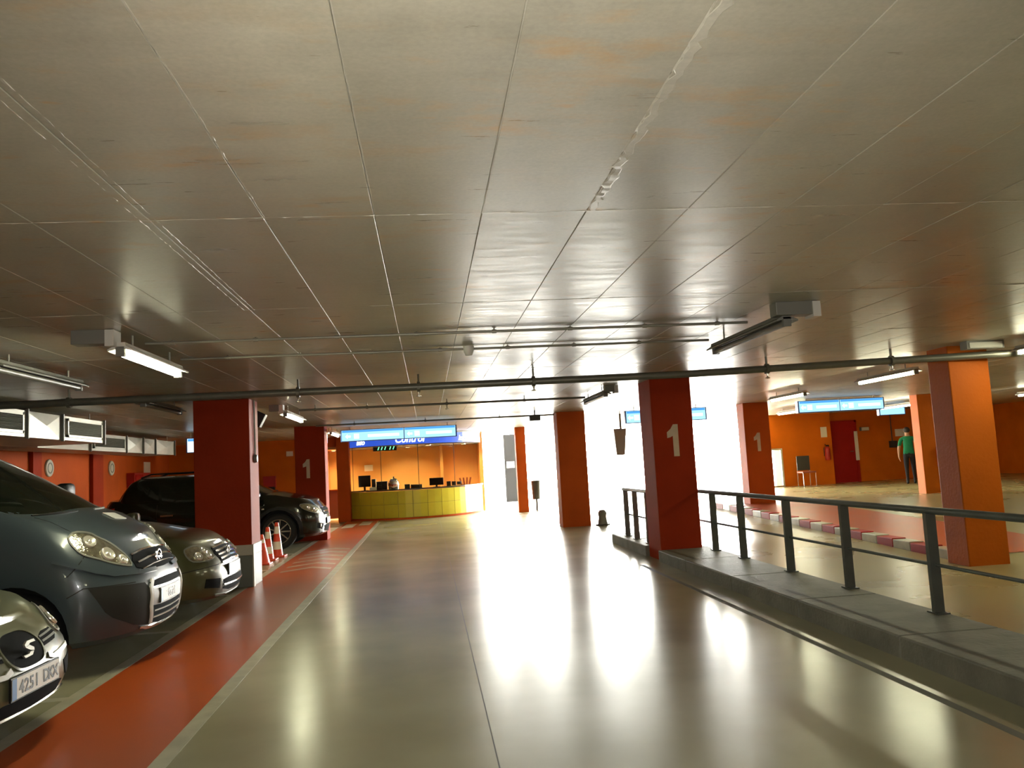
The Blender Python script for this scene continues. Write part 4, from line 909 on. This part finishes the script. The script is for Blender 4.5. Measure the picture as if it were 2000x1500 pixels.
# --- sedan
lamp(sedan, bs, [(-.36,-.76,.735), (-.331,-.70,.755), (-.285,-.579,.768), (-.224,-.494,.736), (-.17,-.455,.70), (-.125,-.46,.64), (-.121,-.544,.604), (-.238,-.763,.601), (-.30,-.80,.65)], [((-.15, -.53, .655), .055), ((-.23, -.68, .65), .05), ((-.20, -.56, .715), .035)])
g = add(sedan, patch(bs, sym([(0, .735), (.2, .73), (.37, .712), (.41, .65), (.37, .565), (.2, .55), (0, .548)]), 'front', .006, .05), 'grille', 'grille_black')
for z in (.725, .685, .645, .605, .565): add(sedan, strip(bs, [(-.36, z-.012), (0, z), (.36, z-.012)], 'front', .016, .014), 'grille_bar', 'chrome', parent=g)
e, ex = emblem_ring(sedan, bs, 0, .65, .06)
for pl in ([(-.038, .038), (-.022, .038), (0, -.002), (.022, .038), (.038, .038), (.008, -.016), (-.008, -.016)], [(-.042, .012), (-.018, -.042), (0, -.012), (.018, -.042), (.042, .012), (.018, -.02), (0, .004), (-.018, -.02)]): e.prism(pl, (ex-.01, 0, .65), (0,1,0), (0,0,1), .008)
add(sedan, e, 'emblem', 'chrome', False)
for mr in (False, True):
    add(sedan, strip(bs, [(-.36,-.88,.51), (-.25,-.82,.525), (-.12,-.62,.54), (-.06,-.45,.545)], 'corner', .008, .002, mr), 'panel_gap', 'seam')
    add(sedan, patch(bs, [(.48, .40), (.70, .42), (.72, .33), (.50, .30)], 'front', .005, .05, mr), 'fog_recess', 'grille_black')
    add(sedan, MB().lathe([(0, .02), (.035, .015), (.045, 0)], (-.15, .66 if mr else -.66, .365), 'X', 14), 'fog_lamp', 'lampbulb')
    for x in (-1.25, -2.3, -3.2): add(sedan, strip(bs, [(x, .95), (x, .3)], 'side', .007, .0015, mr), 'panel_gap', 'seam')
    for x in (-2.22, -3.1): add(sedan, strip(bs, [(x, .80), (x+.18, .80)], 'side', .028, .03, mr), 'door_handle', 'chrome')
    add(sedan, strip(bs, [(-1.2, .48), (-3.2, .48)], 'side', .04, .012, mr), 'side_moulding', 'chrome')
    add(sedan, strip(bs, [(-.6, .56), (-.85, .64), (-1.05, .70)], 'top', .006, .002, mr), 'panel_gap', 'seam')
add(sedan, patch(bs, sym([(0, .39), (.25, .39), (.42, .375), (.42, .28), (.25, .25), (0, .245)]), 'front', .005, .06), 'lower_intake', 'grille_black')
add(sedan, strip(bs, [(-.42, .325), (0, .315), (.42, .325)], 'front', .016, .014), 'intake_bar', 'chrome'); add(sedan, strip(bs, [(-.55, .235), (-.3, .212), (0, .205), (.3, .212), (.55, .235)], 'front', .016, .012), 'bumper_lip', 'lamp_grey')
windows(sedan, shs, None, [(15.6, 21.0, .14, .82, 17.6, 21.0), (21.4, 26.5, .14, .82, 21.4, 25.0)])
mirror_pair(sedan, -1.45, .90, 1.02, 'olive_dark')
plate(sedan, -.006, -.02, .468, None)
# --- crossover
lamp(suv, bu, [(-.48,-.835,.865), (-.366,-.746,.885), (-.22,-.60,.84), (-.13,-.50,.76), (-.095,-.505,.69), (-.123,-.609,.665), (-.262,-.781,.713), (-.40,-.84,.78)], [((-.19, -.66, .735), .05), ((-.30, -.76, .79), .04)])
g = add(suv, patch(bu, sym([(0, .80), (.2, .795), (.40, .77), (.42, .68), (.34, .60), (0, .59)]), 'front', .006, .05), 'grille', 'grille_black')
for z in (.785, .70, .62): add(suv, strip(bu, [(-.38, z-.015), (0, z), (.38, z-.015)], 'front', .022, .016), 'grille_bar', 'chrome', parent=g)
e, ex = emblem_ring(suv, bu, 0, .70, .06); e.cbox((ex, 0, .70), (.01, .14, .024)); add(suv, e, 'emblem', 'chrome', False)
for mr in (False, True):
    add(suv, patch(bu, [(.44, .46), (.66, .48), (.68, .38), (.50, .34)], 'front', .005, .05, mr), 'fog_recess', 'grille_black'); add(suv, MB().lathe([(0, .02), (.04, .015), (.05, 0)], (-.09, .56 if mr else -.56, .42), 'X', 14), 'fog_lamp', 'lampbulb')
    for x in (-1.35, -2.35, -3.2): add(suv, strip(bu, [(x, 1.02), (x, .35)], 'side', .007, .0015, mr), 'panel_gap', 'seam')
    for x in (-2.27, -3.12): add(suv, strip(bu, [(x, .80), (x+.24, .80)], 'side', .03, .035, mr), 'door_handle', 'chrome')
    add(suv, strip(bu, [(-1.35, .34), (-3.05, .34)], 'side', .14, .014, mr), 'sill_cladding', 'black')
    a_ = [(-.88+.46*cos(R(q_)), .36+.46*sin(R(q_))) for q_ in range(-10, 191, 20)]; add(suv, strip(bu, a_, 'side', .06, .012, mr), 'arch_cladding', 'black')
    a_ = [(-3.52+.46*cos(R(q_)), .36+.46*sin(R(q_))) for q_ in range(-10, 191, 20)]; add(suv, strip(bu, a_, 'side', .06, .012, mr), 'arch_cladding', 'black')
    add(suv, strip(bu, [(-1.19, .815), (-1.14, .82)], 'side', .025, .02, mr), 'side_repeater', 'lampbulb')
    add(suv, patch(bu, [(-4.25, .98), (-4.0, 1.0), (-4.02, .8), (-4.25, .78)], 'side', .006, .05, mr), 'tail_lamp', 'red_box')
    add(suv, MB().tube([(-2.3, .50*(1 if mr else -1), 1.60), (-2.5, .54*(1 if mr else -1), 1.635), (-3.4, .54*(1 if mr else -1), 1.63), (-3.6, .5*(1 if mr else -1), 1.57)], .015, 8), 'roof_rail', 'black')
add(suv, patch(bu, sym([(0, .42), (.3, .42), (.42, .40), (.36, .30), (0, .29)]), 'front', .005, .06), 'lower_intake', 'grille_black')
add(suv, strip(bu, [(-.45, .27), (0, .25), (.45, .27)], 'front', .03, .012), 'skid_trim', 'steel')
windows(suv, shu, None, [(15.4, 20.6, .14, .84, 17.4, 20.6), (21.0, 25.6, .14, .84, 21.0, 25.6), (26.0, 28.6, .18, .80, 26.0, 27.8)])
mirror_pair(suv, -1.25, .90, 1.08, 'black_paint')
plate(suv, .004, 0, .50, None)

# ------------------------------------------------------------------ person
def person(x, y, z, H_, rz):
    t = thing('person', 'person in a green short sleeved shirt and dark trousers walking by the orange wall', 'person', (x, y, z), None, rz)
    k = H_/1.75; V = []; Ed = []; Rd = []
    def n(p, r, par=None, ry=None):
        V.append(Vector(p)*k); Rd.append((r*k, (ry or r)*k)); i = len(V)-1
        if par is not None: Ed.append((par, i))
        return i
    pel = n((0, 0, .95), .15, None, .12); sp = n((0, .01, 1.12), .145, pel, .11); ch = n((0, .01, 1.30), .165, sp, .125); st = n((0, 0, 1.42), .10, ch, .085); nk = n((0, -.01, 1.50), .058, st)
    hb = n((0, -.015, 1.58), .075, nk, .085); hm = n((0, -.02, 1.66), .085, hb, .10); ht = n((0, -.01, 1.735), .05, hm, .06)
    for sd, stx, arm in ((-1, .17, .12), (1, -.12, -.10)):
        hip = n((sd*.09, 0, .90), .10, pel); kn = n((sd*.10, -stx*.55-.01, .50), .066, hip); an = n((sd*.105, -stx*.5+(.14 if stx < 0 else 0), .10), .042, kn)
        he = n((sd*.105, -stx*.5+(.17 if stx < 0 else .03), .045), .042, an); to = n((sd*.115, -stx*.5-.16+(.16 if stx < 0 else 0), .03), .034, he)
        shd = n((sd*.19, .0, 1.40), .068, st); el = n((sd*.27, .03+arm*.4, 1.12), .046, shd); wr = n((sd*.285, -.05-arm*.5, .88), .03, el)
        pm = n((sd*.285, -.07-arm*.55, .81), .03, wr, .022)
        for f in range(4):
            a = n((sd*(.27+.0), -.105-arm*.55+.022*f, .765-.004*(f % 3)), .0095, pm); b_ = n((sd*.262, -.108-arm*.55+.024*f, .735-.008*(1 if f in (1, 2) else 0)), .0085, a); n((sd*.25, -.10-arm*.55+.024*f, .712-.008*(1 if f in (1, 2) else 0)), .0075, b_)
        th = n((sd*.265, -.115-arm*.55, .81), .011, pm); n((sd*.25, -.13-arm*.55, .775), .009, th)
    me = bpy.data.meshes.new('body'); me.from_pydata(V, Ed, []); o = bpy.data.objects.new('body', me); COL.objects.link(o)
    md = o.modifiers.new('s', 'SKIN'); md.use_smooth_shade = True; sv = me.skin_vertices[0].data
    for i, r in enumerate(Rd): sv[i].radius = r
    sv[0].use_root = True
    ss = o.modifiers.new('u', 'SUBSURF'); ss.levels = 2; ss.render_levels = 2
    bpy.context.view_layer.update(); m2 = bpy.data.meshes.new_from_object(o.evaluated_get(bpy.context.evaluated_depsgraph_get())); o.modifiers.clear(); o.data = m2; m2.name = 'body'; bpy.data.meshes.remove(me); o.parent = t
    for q in ('skin', 'shirt', 'trouser', 'black'): m2.materials.append(M[q])
    for p in m2.polygons:
        c = p.center/k; w_ = abs(c.x)
        p.material_index = 3 if c.z < .085 else 2 if c.z < .93 and w_ < .22 else 1 if c.z < 1.485 and (w_ < .21 or c.z > 1.19) else 0
    me = bpy.data.meshes.new('hair'); bm = bmesh.new(); bmesh.ops.create_uvsphere(bm, u_segments=16, v_segments=10, radius=.098*k)
    bmesh.ops.delete(bm, geom=[v for v in bm.verts if v.co.z < (-.088 if v.co.y > .02*k else -.045)*k or (v.co.y < -.045*k and v.co.z < .045*k)], context='VERTS')
    for v in bm.verts: v.co.y *= 1.12; v.co += Vector((0, .0, 1.672))*k
    bm.to_mesh(me); bm.free(); me.materials.append(M['hair']); me.polygons.foreach_set('use_smooth', [True]*len(me.polygons)); hr = bpy.data.objects.new('hair', me); COL.objects.link(hr); hr.parent = t
    for nm, pts, mm in (('eye', [(-.033, -.112, 1.665), (.033, -.112, 1.665)], 'black'), ('ear', [(-.086, -.01, 1.645), (.086, -.01, 1.645)], 'skin'), ('nose', [(0, -.125, 1.635)], 'skin'), ('mouth', [(0, -.108, 1.595)], 'seat_red')):
        for p in pts:
            sz = {'eye': (.011, .008, .008), 'ear': (.012, .022, .034), 'nose': (.013, .02, .022), 'mouth': (.024, .008, .007)}[nm]
            mb = MB().lathe([(0, -1), (.7, -.7), (1, 0), (.7, .7), (0, 1)], (0,0,0), 'Z', 10); mb.v = [((p[0]+a*sz[0])*k, (p[1]+b_*sz[1])*k, (p[2]+c*sz[2])*k) for a, b_, c in mb.v]
            mb.build(nm, mm, t, True, True, sharp=180)
    return t
person(13.86, 22.5, ZP, 1.62, R(150))
